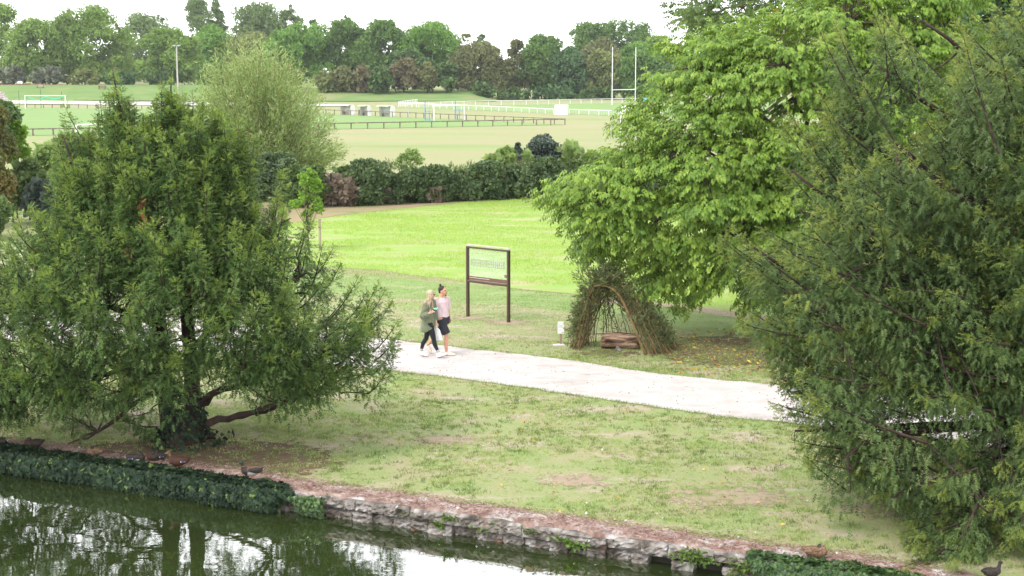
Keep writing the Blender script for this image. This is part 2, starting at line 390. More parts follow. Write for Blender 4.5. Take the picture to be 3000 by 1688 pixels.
# grassy bank below the far trees
xs = np.linspace(-150, -3.5, 90); ys = np.linspace(333, 364, 24); X, Y = np.meshgrid(xs, ys); Y = Y + (fbm(X * .15, Y * 0, 3) - .5) * 3; mb = MB(); nr, nc = X.shape; i = np.arange(nr - 1)[:, None] * nc; j = np.arange(nc - 1)[None]
mb.add(np.stack([X, Y, hgt(X, Y) + .15], -1), np.stack([i + j, i + j + 1, i + nc + j + 1, i + nc + j], -1).reshape(-1, 4))
mb.build("grass_bank", surf("bank_grass", [(.3, (.20, .25, .09)), (.5, (.155, .245, .07)), (.7, (.12, .21, .06))], .12, 6, (1, 1.5, 1), .95, .4, 1, layers=[((.30, .26, .13), .07, None, .55, .75)]), kind='structure')
# bare brown earth under the trees
m_litter = surf("leaf_litter", [(.3, (.11, .06, .038)), (.5, (.19, .115, .075)), (.66, (.13, .15, .055)), (.8, (.30, .22, .16))], 2.2, 8, None, .95, .9, 22, bdist=.04)
def soft_edge(mat, lo, hi, sc):
    """ragged edge: the patch thins out into the grass along noise"""
    t = mat.node_tree; out = [n for n in t.nodes if n.type == 'OUTPUT_MATERIAL'][0]; sh = out.inputs[0].links[0].from_socket
    a = t.nodes.new("ShaderNodeAttribute"); a.attribute_name = "rnd"; n = noise_node(t, sc, 6, .75)
    s = mathn(t, 'ADD', a.outputs['Fac'], mathn(t, 'MULTIPLY', mathn(t, 'SUBTRACT', n.outputs[0], .5), 3.2))
    f = ramp(t, s, [(lo, (0, 0, 0)), (hi, (1, 1, 1))])
    tr = t.nodes.new("ShaderNodeBsdfTransparent"); mx = t.nodes.new("ShaderNodeMixShader")
    t.links.new(f.outputs[0], mx.inputs[0]); t.links.new(tr.outputs[0], mx.inputs[1]); t.links.new(sh, mx.inputs[2]); t.links.new(mx.outputs[0], out.inputs[0])
soft_edge(m_litter, .42, .58, 3.0)
def patch(name, cu, cv, ru, rv, z=.010, mat=None, n=48, g=0.0):
    c = G(cu, cv); c = c + WN * max(0, .5 - float((c - WA) @ WN)); e = G(cu + ru, cv)[0] - G(cu, cv)[0]; f = abs(G(cu, cv - rv)[1] - G(cu, cv + rv)[1]) / 2
    th = np.arange(n) * 2 * math.pi / n; mb = MB(); V = [[c[0], c[1], z]]; R = [.9 + g]; cl = lambda q: (lambda t_: list(np.array(q) + WN * max(0, .3 - t_)))((np.array(q) - WA) @ WN)
    for k, q in ((.25, .78), (.5, .52), (.75, .22), (1.0, -.35)):
        V += [cl([c[0] + e * k * a, c[1] + f * k * b, z]) for a, b in zip(np.cos(th), np.sin(th))]; R += [q + g] * n
    mb.add(V, [[0, 1 + i, 1 + (i + 1) % n] for i in range(n)], R)
    for k in range(3):
        mb.f.append((np.array([[1 + k * n + i, 1 + (k + 1) * n + i, 1 + (k + 1) * n + (i + 1) % n, 1 + k * n + (i + 1) % n] for i in range(n)]), np.zeros(n, int)))
    o = mb.build(name, mat or m_litter); o['kind'] = 'structure'; return o
patch("bare_earth", 500, 1352, 540, 80, g=.5)
patch("bare_earth", 2240, 1030, 430, 62, g=.22)
patch("bare_earth", 1775, 1036, 140, 20)
m_dust = m_soil.copy(); soft_edge(m_dust, .4, .6, 4.0)
patch("bare_earth", 1370, 932, 90, 12, mat=m_dust); patch("bare_earth", 1490, 945, 110, 14, mat=m_dust)
patch("bare_earth", 2130, 1460, 330, 48, mat=m_dust); patch("bare_earth", 1680, 1410, 160, 30, mat=m_dust); patch("bare_earth", 2560, 1500, 160, 36, mat=m_dust)
patch("bare_earth", 1310, 1290, 160, 24, mat=m_dust)
# water
m_water, t, out = new_mat("moat_water"); p = t.nodes.new("ShaderNodeBsdfPrincipled")
n1 = noise_node(t, .35, 3, .5); c = ramp(t, n1.outputs[0], [(.35, (.024, .037, .010)), (.7, (.036, .052, .014))])
t.links.new(c.outputs[0], p.inputs['Base Color']); p.inputs['Roughness'].default_value = .02; p.inputs['IOR'].default_value = 1.33; p.inputs['Specular IOR Level'].default_value = .5
na = noise_node(t, 1.3, 1, .5, (1, 1.3, 1)); nb = noise_node(t, 7.0, 2, .5, (1, 1.5, 1)); 
b1 = t.nodes.new("ShaderNodeBump"); b1.inputs['Strength'].default_value = .5; b1.inputs['Distance'].default_value = .010
b2 = t.nodes.new("ShaderNodeBump"); b2.inputs['Strength'].default_value = .5; b2.inputs['Distance'].default_value = .0013
t.links.new(na.outputs[0], b1.inputs['Height']); t.links.new(nb.outputs[0], b2.inputs['Height']); t.links.new(b1.outputs[0], b2.inputs['Normal'])
t.links.new(b2.outputs[0], p.inputs['Normal'])
gl = t.nodes.new("ShaderNodeBsdfGlossy"); gl.inputs['Roughness'].default_value = .015; t.links.new(b2.outputs[0], gl.inputs['Normal'])
fr = t.nodes.new("ShaderNodeFresnel"); fr.inputs['IOR'].default_value = 2.25; t.links.new(b2.outputs[0], fr.inputs['Normal'])
mx = t.nodes.new("ShaderNodeMixShader"); t.links.new(fr.outputs[0], mx.inputs[0]); t.links.new(p.outputs[0], mx.inputs[1]); t.links.new(gl.outputs[0], mx.inputs[2])
t.links.new(mx.outputs[0], out.inputs[0])
mb = MB(); q = [wallp(np.array(a), np.array(b), np.array(WZ)) for a, b in ((-300., .25), (300., .25), (300., -60.), (-300., -60.))]
mb.add(q, [[3, 2, 1, 0]]); o = mb.build("water", m_water, kind='structure')

# ================================================================= moat wall
m_stone = surf("weathered_limestone", [(.30, (.045, .038, .028)), (.44, (.16, .14, .12)), (.56, (.32, .29, .265)), (.72, (.60, .575, .555))], 3.6, 12, None, .95, 1.0, 12,
               layers=[((.085, .10, .03), 2.3, None, .60, .72), ((.20, .115, .085), 4.1, None, .58, .7), ((.66, .64, .63), 6.5, None, .64, .7)], bdist=.05)
m_walltop = surf("dusty_wall_top", [(.3, (.15, .085, .065)), (.45, (.31, .20, .165)), (.57, (.42, .30, .255)), (.72, (.62, .56, .53))], 3.2, 14, None, .95, .8, 30,
                 layers=[((.60, .565, .54), 1.5, (1.3, 1, 1), .54, .64), ((.20, .14, .10), 9, None, .58, .66)], bdist=.03)
rng = np.random.default_rng(11)
def stone_mb(mb, s0, s1, z0, z1, t0, dep, seed, m=0):
    """one dressed stone with worn corners; s along the wall, t into the bank"""
    ns, nz = max(4, int((s1 - s0) / .05)), max(4, int((z1 - z0) / .035))
    a = np.linspace(-1, 1, ns + 1); b = np.linspace(-1, 1, nz + 1); A, B = np.meshgrid(a, b)
    L, Hh = (s1 - s0) / 2, (z1 - z0) / 2; rc = .022
    edge = np.minimum(L * (1 - abs(A)), Hh * (1 - abs(B)))
    t = t0 + np.where(edge < rc, (rc - edge) ** 2 / rc * 1.2, 0) + (fbm((s0 + A) * 7 + seed, B * 4 + seed * 1.7, 3, 4) - .5) * .16
    t[0, :] = t[-1, :] = np.maximum(t[0, :], t[-1, :]) + .02; 
    sx = (s0 + s1) / 2 + A * L * (1 + .03 * (fbm(B * 3 + seed, A * 0, 8) - .5)); zz = (z0 + z1) / 2 + B * Hh
    front = wallp(sx, t, zz)
    i = np.arange(nz)[:, None] * (ns + 1); j = np.arange(ns)[None]
    q = np.stack([i + j, i + j + 1, i + ns + 2 + j, i + ns + 1 + j], -1).reshape(-1, 4)
    mb.add(front, q, rng.random(), m)
    # sides, top and bottom going back
    ring = np.concatenate([front[0, :], front[1:, -1], front[-1, -2::-1], front[-2:0:-1, 0]]); back = ring + WN * dep; n = len(ring)
    k = np.arange(n); k2 = (k + 1) % n
    mb.add(np.concatenate([ring, back]), np.stack([k2, k, n + k, n + k2], -1), rng.random(), m)
wm = MB(); s = -24.0
while s < 22:
    L = rng.uniform(.42, .85); zt = -.012 + rng.uniform(-.02, .01); zb = -.22 + rng.uniform(-.03, .03)
    stone_mb(wm, s + .003, s + L - .003, zb, zt, rng.uniform(-.03, .02), .35, rng.uniform(0, 50)); s += L
s = -24.0
while s < 22:
    L = rng.uniform(.22, .48)
    if rng.random() > .07: stone_mb(wm, s + .004, s + L - .004, WZ - .12 , -.23 + rng.uniform(-.02, .01), rng.uniform(-.02, .10), .3, rng.uniform(0, 50))
    s += L
# near-black core sheet behind the stones, seen through the gaps
for (z0, z1, t0) in ((WZ - .3, -.02, .22),):
    a = [wallp(np.array(x), np.array(y), np.array(zz)) for x, y, zz in ((-24., t0, z0), (22., t0, z0), (22., t0, z1), (-24., t0, z1))]
    wm.add(a, [[0, 1, 2, 3]], .5, 2)
# uneven top of earth and needles lying over the stones
sx = np.arange(-24, 22.01, .07); tx = np.concatenate([[.08, .10, .13, .17], np.linspace(.22, .68, 12)]); S, T = np.meshgrid(sx, tx)
T = T + (fbm(S * 2.2, T * 0, 31) - .5) * np.where(T > .56, .30, .26)
Z = .008 + (fbm(S * 3.1, T * 3.1, 9, 4) - .5) * .055 + .02 * np.exp(-((T - .35) / .3) ** 2)
Z = np.where(tx[:, None] < .09, -.05, Z); Z[-1, :] = -.02; Z[-2, :] = np.minimum(Z[-2, :], .004)
P = wallp(S, T, Z); nr, nc = S.shape; i = np.arange(nr - 1)[:, None] * nc; j = np.arange(nc - 1)[None]
wm.add(P, np.stack([i + j, i + j + 1, i + nc + j + 1, i + nc + j], -1).reshape(-1, 4), .5, 1)
m_dark = plain("dark_core", (.03, .03, .02), .95)
wall = wm.build("moat_wall", [m_stone, m_walltop, m_dark], smooth=False, label="low weathered limestone wall holding the lawn above the dark green moat", category="stone wall")
for pp in wall.data.polygons: pass
# ================================================================= trees
def bez(a, b, c, n):
    t = np.linspace(0, 1, n)[:, None]; return (1 - t) ** 2 * a + 2 * t * (1 - t) * b + t * t * c
m_bark = surf("dark_red_bark", [(.3, (.020, .013, .010)), (.55, (.055, .034, .026)), (.75, (.11, .072, .055))], 5, 6, (1, 1, .25), .9, .8, 20)
m_bark2 = surf("grey_brown_bark", [(.3, (.05, .038, .026)), (.55, (.11, .085, .06)), (.75, (.19, .155, .115))], 5, 6, (1, 1, .3), .9, .8, 20)
m_yew = leafmat("yew_needles", (.034, .070, .020), (.092, .165, .044), (.19, .28, .075), .30, 1.3, .5, .22, odd=(.20, .075, .03), oddat=.993)
m_yewtip = leafmat("yew_tips", (.12, .195, .035), (.19, .285, .052), (.29, .36, .080), .30, 1.3, .5, .22)
m_rust = leafmat("dead_needles", (.12, .04, .015), (.26, .09, .035), (.40, .15, .06), .2, 1.5)
m_ash = leafmat("maple_leaves", (.070, .145, .018), (.155, .265, .030), (.30, .42, .062), .26, .9, .42, .35, odd=(.62, .42, .03), oddat=.9945)

def plumes(rg, T, dirs, L, dens, mb, sizes=(.15, .21), droop=.35, tipm=1, bark=None, thick=.012, sag=.0, rust=None, curl=.35):
    """leafy shoots that end at T; each is a bent twig clothed in sprays, shorter towards the tip"""
    N = len(T); dirs = nrm(dirs)
    B = T - dirs * L[:, None]; up = np.array([0, 0, 1.0])
    C = (B + T) / 2 - up * (L * curl * .5)[:, None] + up * (L * sag)[:, None]
    ks = (dens * L).astype(int); idx = np.repeat(np.arange(N), ks); n = len(idx)
    s = rg.random(n) ** .85; t = s[:, None]
    p = (1 - t) ** 2 * B[idx] + 2 * t * (1 - t) * C[idx] + t * t * T[idx]
    ax = nrm(2 * (1 - t) * (C[idx] - B[idx]) + 2 * t * (T[idx] - C[idx]))
    rad = nrm(rg.normal(size=(n, 3))); rad = nrm(rad - (rad * ax).sum(1, keepdims=True) * ax); rad[:, 2] *= .6
    lat = (.36 * (1 - s) + .06) * L[idx] ** .6 * rg.random(n) ** .8
    p = p + rad * lat[:, None] - up * (lat * (.5 + droop) * .9)[:, None]
    d = ax * (.12 + .55 * s)[:, None] + rad * (.85 - .3 * s)[:, None] - up * (droop * (1.0 - s))[:, None] + rg.normal(size=(n, 3)) * .38
    sz = rg.uniform(*sizes, n) * (1.12 - .45 * s); r = np.clip(rg.random(n) * .8 + s * .15, 0, 1); m = np.where((s > .80) & (rg.random(n) < .75), tipm, 0)
    if rust is not None: m = np.where(rust[idx] & (rg.random(n) < .8), 2, m)
    mb.inst(SPRAY, p, d, up + rg.normal(size=(n, 3)) * .35, sz, r, m)
    if bark is not None:
        for k in range(N): bark.tube(bez(B[k], C[k], T[k], 5), np.linspace(thick * (.6 + L[k]), .003, 5), 4, cap=False)
    return B
def sample_px(rg, poly, n):
    poly = np.array(poly, float); out = np.zeros((0, 2)); lo = poly.min(0); hi = poly.max(0)
    while len(out) < n:
        q = rg.uniform(lo, hi, (n * 3, 2)); out = np.vstack([out, q[inpoly(q[:, 0], q[:, 1], poly)]])
    return out[:n]
def span(poly, v):
    """left and right edge of the outline at height v"""
    poly = np.array(poly, float); n = len(poly); L = np.full(len(v), 1e9); Rr = np.full(len(v), -1e9)
    for i in range(n):
        (x0, y0), (x1, y1) = poly[i], poly[(i + 1) % n]
        if y0 == y1: continue
        k = (v - y0) / (y1 - y0); ok = (k >= 0) & (k <= 1); x = x0 + k * (x1 - x0)
        L = np.where(ok, np.minimum(L, x), L); Rr = np.where(ok, np.maximum(Rr, x), Rr)
    return L, Rr

# ---------------------------------------------------------------- near yew on the bank, left
def left_yew():
    rg = np.random.default_rng(3)
    Yt = float(G(545, 1296)[1]); s = pxm(Yt)
    base = G(545, 1296); root = empty("yew_tree", base, label="broad dark green yew tree with twin trunks at the moat edge", category="tree")
    def at(u, v, dy=0.0): return D(u, v, Yt + dy)
    bk = MB()
    # trunks
    tr1 = np.array([at(562, 1300, 0), at(566, 1200, .02), at(560, 1060, 0), at(545, 900, .1), at(530, 740, .05), at(515, 560, .05), at(505, 400, 0), at(500, 250, 0)])
    tr2 = np.array([at(515, 1300, .1), at(492, 1180, .15), at(478, 1040, .2), at(455, 860, .2), at(430, 680, .1), at(400, 520, 0), at(365, 380, 0), at(332, 220, 0)])
    bk.tube(tr1, [.27, .17, .14, .12, .09, .065, .04, .01], 10); bk.tube(tr2, [.26, .19, .16, .13, .10, .07, .045, .01], 10)
    bk.tube([at(540, 1310), at(540, 1270), at(535, 1225)], [.42, .33, .16], 12)
    tr3 = np.array([at(560, 900, .1), at(600, 700, .2), at(640, 520, .2), at(650, 330, .1)]); bk.tube(tr3, [.09, .075, .05, .01], 7)
    LIMB = [np.stack([np.interp(np.linspace(0, 1, 24), np.linspace(0, 1, len(w)), w[:, c]) for c in range(3)], 1)[3:] for w in (tr1, tr2, tr3)]
    for pts, r0 in (([(590, 1242), (660, 1228), (760, 1205), (860, 1165), (960, 1130)], .085), ([(575, 1190), (640, 1150), (760, 1105), (900, 1060), (1040, 1010)], .08),
                    ([(480, 1130), (400, 1180), (300, 1260), (200, 1300)], .07), ([(470, 1090), (360, 1085), (240, 1110), (80, 1140)], .075),
                    ([(560, 1020), (680, 900), (800, 860), (900, 800)], .07), ([(470, 960), (330, 900), (180, 880), (20, 900)], .07),
                    ([(520, 780), (640, 720), (780, 680), (850, 640)], .05), ([(440, 760), (330, 650), (230, 560), (185, 400)], .05), ([(500, 620), (600, 560), (700, 520)], .045)):
        for sgn in ((-1, 1) if r0 < .076 or True else (1,)):
         pp = np.array([at(u, v, (rg.uniform(.1, .5) * sgn - .1) * k / 2) for k, (u, v) in enumerate(pts)])
         tt = np.linspace(0, 1, 12); q = np.stack([np.interp(tt, np.linspace(0, 1, len(pp)), pp[:, c]) for c in range(3)], 1); q[1:-1] += rg.normal(size=(10, 3)) * .03
         bk.tube(q, np.linspace(r0 * (1 if sgn < 0 else .7), .015, 12), 7); LIMB.append(q)
    poly = [(315, 330), (345, 330), (400, 365), (450, 270), (520, 265), (600, 300), (680, 340), (725, 430), (735, 520), (790, 620), (830, 640), (880, 700), (960, 770), (1010, 850), (1090, 870),
            (1160, 960), (1168, 1030), (1120, 1050), (1050, 1100), (960, 1120), (860, 1130), (780, 1165), (730, 1110), (640, 1090), (600, 1060), (520, 1060), (470, 1180), (400, 1235), (330, 1215), (240, 1150), (120, 1210), (-60, 1200),
            (-230, 1180), (-260, 1000), (-200, 820), (-60, 700), (30, 620), (80, 620), (140, 560), (165, 440), (205, 420), (270, 440)]
    upper = [(315, 330), (345, 330), (400, 365), (450, 270), (520, 265), (600, 300), (680, 340), (725, 430), (735, 520), (790, 620), (830, 700), (500, 760), (140, 700), (80, 620), (140, 560), (165, 440), (205, 420), (270, 440)]
    uv = np.vstack([sample_px(rg, poly, 590), sample_px(rg, upper, 260)]); N = len(uv); lo, hi = span(poly, uv[:, 1]); c = (lo + hi) / 2; hw = np.minimum((hi - lo) / 2, 620)
    q = np.clip((uv[:, 0] - c) / np.maximum((hi - lo) / 2, 1), -1, 1)
    side = np.where(rg.random(N) < .66, -1, 1); dy = side * (hw / s) * np.sqrt(1 - q * q) * np.where(uv[:, 1] > 820, rg.uniform(.65, 1.0, N), rg.uniform(.3, 1.0, N)) * np.interp(uv[:, 1], [500, 900, 1200], [.9, .75, .6])
    T = D(uv[:, 0], uv[:, 1], Yt + dy); bad = (T[:, 2] < .25) | ((uv[:, 1] > 1000) & (rg.random(N) < .2)); T = T[~bad]; dy = dy[~bad]; q = q[~bad]; uv = uv[~bad]
    hx = T[:, 0] - np.interp(uv[:, 1], [250, 1300], [at(480, 500)[0], at(540, 1000)[0]]); hd = np.stack([hx, dy * 1.0, 0 * hx], 1); hl = np.linalg.norm(hd, axis=1)
    up = np.interp(uv[:, 1], [200, 700, 950, 1150, 1300], [1.5, 1.1, .55, .12, .25]); lowd = uv[:, 1] > 1120
    dirs = .62 * hd / (hl[:, None] + .5) + np.stack([0 * up, 0 * up, up * np.where(lowd, rg.uniform(-1.2, .2, len(up)), 1)], 1) + rg.normal(size=(len(T), 3)) * .18
    L = rg.uniform(.5, 1.1, len(T)) * np.interp(uv[:, 1], [250, 600], [.8, 1.0])
    # shoots whose tips shape the outline
    TIP = [(330, 204, .9), (333, 255, .6), (318, 330, .6), (372, 380, .6), (475, 240, .8), (502, 222, 1.0), (535, 270, .8), (565, 262, .9), (450, 300, .7), (590, 300, .8), (622, 318, .9), (655, 345, .8), (700, 345, .8), (186, 305, 1.1), (200, 380, .7), (285, 335, .9), (265, 400, .7), (230, 470, .6),
           (145, 535, .7), (172, 505, .6), (735, 470, .9), (828, 492, 1.3), (812, 560, .9), (905, 600, 1.0), (945, 715, .9), (980, 718, .8), (1000, 770, .8), (1052, 808, 1.1), (1078, 850, .8), (1110, 830, 1.0), (1132, 845, 1.0), (1150, 880, .8), (1168, 935, .8),
           (1160, 1010, .8), (1172, 968, .7), (1140, 1075, .7), (60, 655, .8), (25, 700, .8), (90, 600, .8), (170, 640, .7), (500, 655, 1.0), (545, 700, .9), (700, 720, 1.0), (745, 765, 1.0), (790, 745, .9)]
    EX = [(a[0] + rg.normal() * (28 if a[1] < 350 else 16) + (545 - a[0]) * .05, a[1] + rg.uniform(35, 120), a[2] * .75) for a in TIP for _ in range(7 if a[1] < 350 else 3) if a[1] < 620]
    TIP = TIP + EX
    TT = D([a[0] for a in TIP], [a[1] for a in TIP], Yt + rg.uniform(-.6, .35, len(TIP)) * np.array([.35 if a[1] < 420 else 1.0 for a in TIP]))
    dd = np.stack([(TT[:, 0] - at(500, 900)[0]) * .10, rg.normal(size=len(TIP)) * .15, np.full(len(TIP), 1.0)], 1)
    dd[[25, 26, 27, 28, 29, 30, 31, 32, 33, 34, 35], 0] += .35
    dd[13, 0] -= .35; dd[0, 0] -= .12
    T = np.vstack([T, TT]); dirs = np.vstack([dirs, dd]); L = np.concatenate([L, [a[2] for a in TIP]])
    u_, v_ = proj(T); rust = np.zeros(len(T), bool)
    fo = MB(); B = plumes(rg, T, dirs, L, 135, fo, (.105, .18), .62, 1, bk, .011, rust=rust)
    fo.inst(SPRAY, D([333, 330, 336], [207, 212, 215], Yt), rg.normal(size=(3, 3)), np.tile([0, 0, 1.0], (3, 1)), .09, .5, 2)
    for (u, v, r_, k_) in ((420, 640, 14, 70), (428, 690, 12, 60), (440, 735, 16, 80), (383, 738, 15, 60), (565, 835, 15, 70), (410, 600, 10, 40)):
        fo.inst(SPRAY, D(u + rg.normal(size=k_) * r_ * .6, v + rg.normal(size=k_) * r_, Yt - 1.3 + rg.normal(size=k_) * .25), rg.normal(size=(k_, 3)), rg.normal(size=(k_, 3)), .10, rg.random(k_), 2)
    # twigs joining the shoots to the trunks
    P = np.vstack(LIMB)
    for b in B:
        d2 = ((P - b) ** 2).sum(1) + np.maximum(0, P[:, 2] - b[2] + .1) ** 2 * 3 + np.maximum(0, np.hypot(P[:, 0] - base[0], P[:, 1] - base[1]) - math.hypot(b[0] - base[0], b[1] - base[1])) ** 2 * 3
        a = P[int(np.argmin(d2))]; mid = (a + b) / 2 + rg.normal(size=3) * .10 - np.array([0, 0, .10]); c1 = bez(a, mid, b, 7); c1[1:-1] += rg.normal(size=(5, 3)) * .02
        bk.tube(c1, np.linspace(.022, .008, 7), 5, cap=False)
    # shorter inner shoots along the limbs keep the middle of the crown full
    fo.build("crown", [m_yew, m_yewtip, m_rust], root).location = -Vector(root.location)
    bk.build("trunk", m_bark, root, smooth=True).location = -Vector(root.location)
    iv = MB(); n = 900; th = rg.uniform(0, 2 * math.pi, n); h = rg.random(n) ** 1.6 * 1.0; rr = .42 - .18 * np.minimum(h, 1) + rg.random(n) * .12 + np.where(h < .12, rg.random(n) * .5, 0)
    p = np.stack([base[0] + rr * np.cos(th), base[1] + rr * np.sin(th), .03 + h], 1)
    out = np.stack([np.cos(th), np.sin(th), .4 + 0 * th], 1)
    iv.inst(IVY, p, np.stack([-np.sin(th) * .4, np.cos(th) * .4, -.8 + 0 * th], 1) + rg.normal(size=(n, 3)) * .4, out + rg.normal(size=(n, 3)) * .3, rg.uniform(.06, .1, n), rg.random(n))
    o = iv.build("ivy", m_ivy, root, label="dark ivy round the foot of the trunk"); o.location = -Vector(root.location)
m_ivy = leafmat("ivy_leaves", (.008, .018, .010), (.018, .038, .020), (.045, .080, .032), .08, 1.0, .6, .22, odd=(.13, .19, .05), oddat=.96)

def right_yew():
    rg = np.random.default_rng(8)
    Yt = 25.5; s = pxm(Yt); base = np.array([D(3130, 1400, Yt)[0], Yt, 0.0])
    root = empty("yew_tree", base, label="tall dark yew filling the right edge, boughs sweeping left over the moat wall", category="tree")
    poly = [(2850, -40), (2760, 120), (2790, 240), (2700, 330), (2570, 380), (2460, 470), (2400, 560), (2300, 680), (2200, 730), (2260, 790), (2300, 850), (2260, 930), (2310, 1010), (2330, 1090), (2350, 1170), (2440, 1220), (2420, 1270), (2560, 1310),
            (2660, 1300), (2740, 1390), (2690, 1450), (2740, 1520), (2750, 1640), (2820, 1730), (3250, 1730), (3300, 800), (3250, -60)]
    # boughs drawn in the photograph run up and left from the trunk
    N = 1050; uv = sample_px(rg, poly, N)
    near = np.interp(uv[:, 1], [0, 900, 1300, 1500, 1700], [-1.2, -1.6, -2.2, -3.6, -4.6])
    dy = near + rg.uniform(-1.7, 1.9, N) * np.interp(uv[:, 1], [0, 1200, 1600], [1.5, 1.3, .6])
    T = D(uv[:, 0], uv[:, 1], Yt + dy); ok = T[:, 2] > .12; 
    # thin the lower fringe so that the lawn and path show through
    fr = (uv[:, 1] > 1150) & (uv[:, 0] < 2700) & (rg.random(N) < .35)
    band = (uv[:, 1] > 1150) & (uv[:, 1] < 1340) & (rg.random(N) < .6); band2 = (uv[:, 0] > 2620) & (uv[:, 1] > 1400) & (uv[:, 1] < 1560) & (rg.random(N) < .3)
    thin = (rg.random(N) < .22); ok &= ~fr & ~band & ~band2 & ~thin; T = T[ok]; uv = uv[ok]
    hub = D(3150, 1250, Yt - 1.0)
    hd = T - hub; hd[:, 2] = 0; ang = np.interp(uv[:, 1], [0, 600, 1000, 1300, 1600], [1.1, .62, .25, -.05, -.40])
    dirs = nrm(hd) + np.stack([0 * ang, 0 * ang, ang], 1) + rg.normal(size=(len(T), 3)) * .22
    L = np.where(rg.random(len(T)) < .35, rg.uniform(1.5, 2.2, len(T)), rg.uniform(.6, 1.1, len(T)))
    TIP = [(2130, 655, -1.5), (2110, 700, -1.8), (2290, 365, -1), (2310, 330, -1), (2400, 270, -1), (2480, 250, -1), (2165, 935, -1.8), (2178, 900, -2), (2245, 1060, -2), (2262, 1180, -2), (2350, 1295, -2.4), (2475, 1375, -2.6), (2560, 1440, -3), (2320, 1290, -2.2),
           (2400, 90, -1.2), (2440, 60, -1), (2560, 40, -1), (2180, 770, -2), (2290, 480, -1.4), (2650, 1660, -5), (2700, 1600, -4.6), (2640, 1560, -4)]
    TT = D([a[0] for a in TIP], [a[1] for a in TIP], Yt + np.array([a[2] for a in TIP])); dd = nrm(TT - hub) * 1.0; dd[:, 2] += .15
    T = np.vstack([T, TT]); dirs = np.vstack([dirs, dd]); L = np.concatenate([L, np.full(len(TIP), 1.6)])
    for k_ in range(3):
        o = rg.normal(size=TT.shape) * [.28, .5, .16] + [.35, 0, -.12]; T = np.vstack([T, TT + o]); dirs = np.vstack([dirs, dd + rg.normal(size=dd.shape) * .2]); L = np.concatenate([L, rg.uniform(.8, 1.5, len(TIP))])
    bk = MB(); fo = MB(); B = plumes(rg, T, dirs, L, 140, fo, (.10, .175), .95, 1, bk, .011, curl=.12)
    tr = np.array([base, base + [.05, 0, 2.0], base + [-.1, .1, 4.5], base + [-.25, 0, 7.5], base + [-.3, 0, 10.5]]); bk.tube(tr, [.5, .36, .3, .2, .08], 10)
    limbs = []
    for (u, v, dy_) in [(2330, 1262, -2), (2480, 1340, -3), (2600, 1480, -3.4), (2250, 1020, -2), (2200, 720, -1.8), (2320, 500, -1.5), (2420, 330, -1), (2560, 180, -1), (2700, 60, -.5), (2350, 860, -3), (2480, 640, -3), (2620, 420, -2.5), (2700, 900, -3), (2560, 1120, -2.6), (2750, 1620, -4.6), (2900, 1500, -4.4), (2800, 300, -2), (2350, 620, .5), (2450, 950, .5), (2600, 700, .5)]:
        e = D(u, v, Yt + dy_); z0 = max(1.0, e[2] - .55 * np.linalg.norm((e - base)[:2]) + (0 if v < 1150 else 1.2)); z0 = min(z0, 9)
        a = np.array([np.interp(z0, tr[:, 2], tr[:, c]) for c in (0, 1)] + [z0]); mid = (a + e) / 2 + np.array([0, 0, .10 * (v > 1150) - .25 * (v < 800)])
        q = bez(a, mid, e, 14); q[1:-1] += np.cumsum(rg.normal(size=(12, 3)) * .022, 0); limbs.append(q); bk.tube(q, np.linspace(.115, .02, 14), 7)
    P = np.vstack(limbs)
    for b in B:
        d2 = ((P - b) ** 2).sum(1) + np.maximum(0, P[:, 0] * -1 + b[0]) ** 2 * 2; k = int(np.argmin(d2)); a = P[k]; mid = (a + b) / 2 + rg.normal(size=3) * .08 - np.array([0, 0, .08])
        bk.tube(bez(a, mid, b, 5), np.linspace(.02, .009, 5), 5, cap=False)
    # bare twigs
    for k in range(120):
        b = P[rg.integers(len(P))]; d = nrm(rg.normal(size=3) + [-.6, -.4, 0]); bk.tube(bez(b, b + d * .3, b + d * .55 + rg.normal(size=3) * .15 - [0, 0, .1], 5), np.linspace(.007, .002, 5), 3, r=1, cap=False)
    fo.build("crown", [m_yew2, m_yewtip2, m_rust], root).location = -Vector(root.location)
    bk.build("trunk", m_bark, root, smooth=True).location = -Vector(root.location)
m_yew2 = leafmat("old_yew_needles", (.038, .072, .024), (.100, .162, .050), (.20, .27, .085), .30, 1.1, .5, .22, odd=(.24, .075, .03), oddat=.992)
m_yewtip2 = leafmat("old_yew_tips", (.13, .19, .038), (.21, .27, .055), (.30, .34, .085), .30, 1.1, .5, .22)

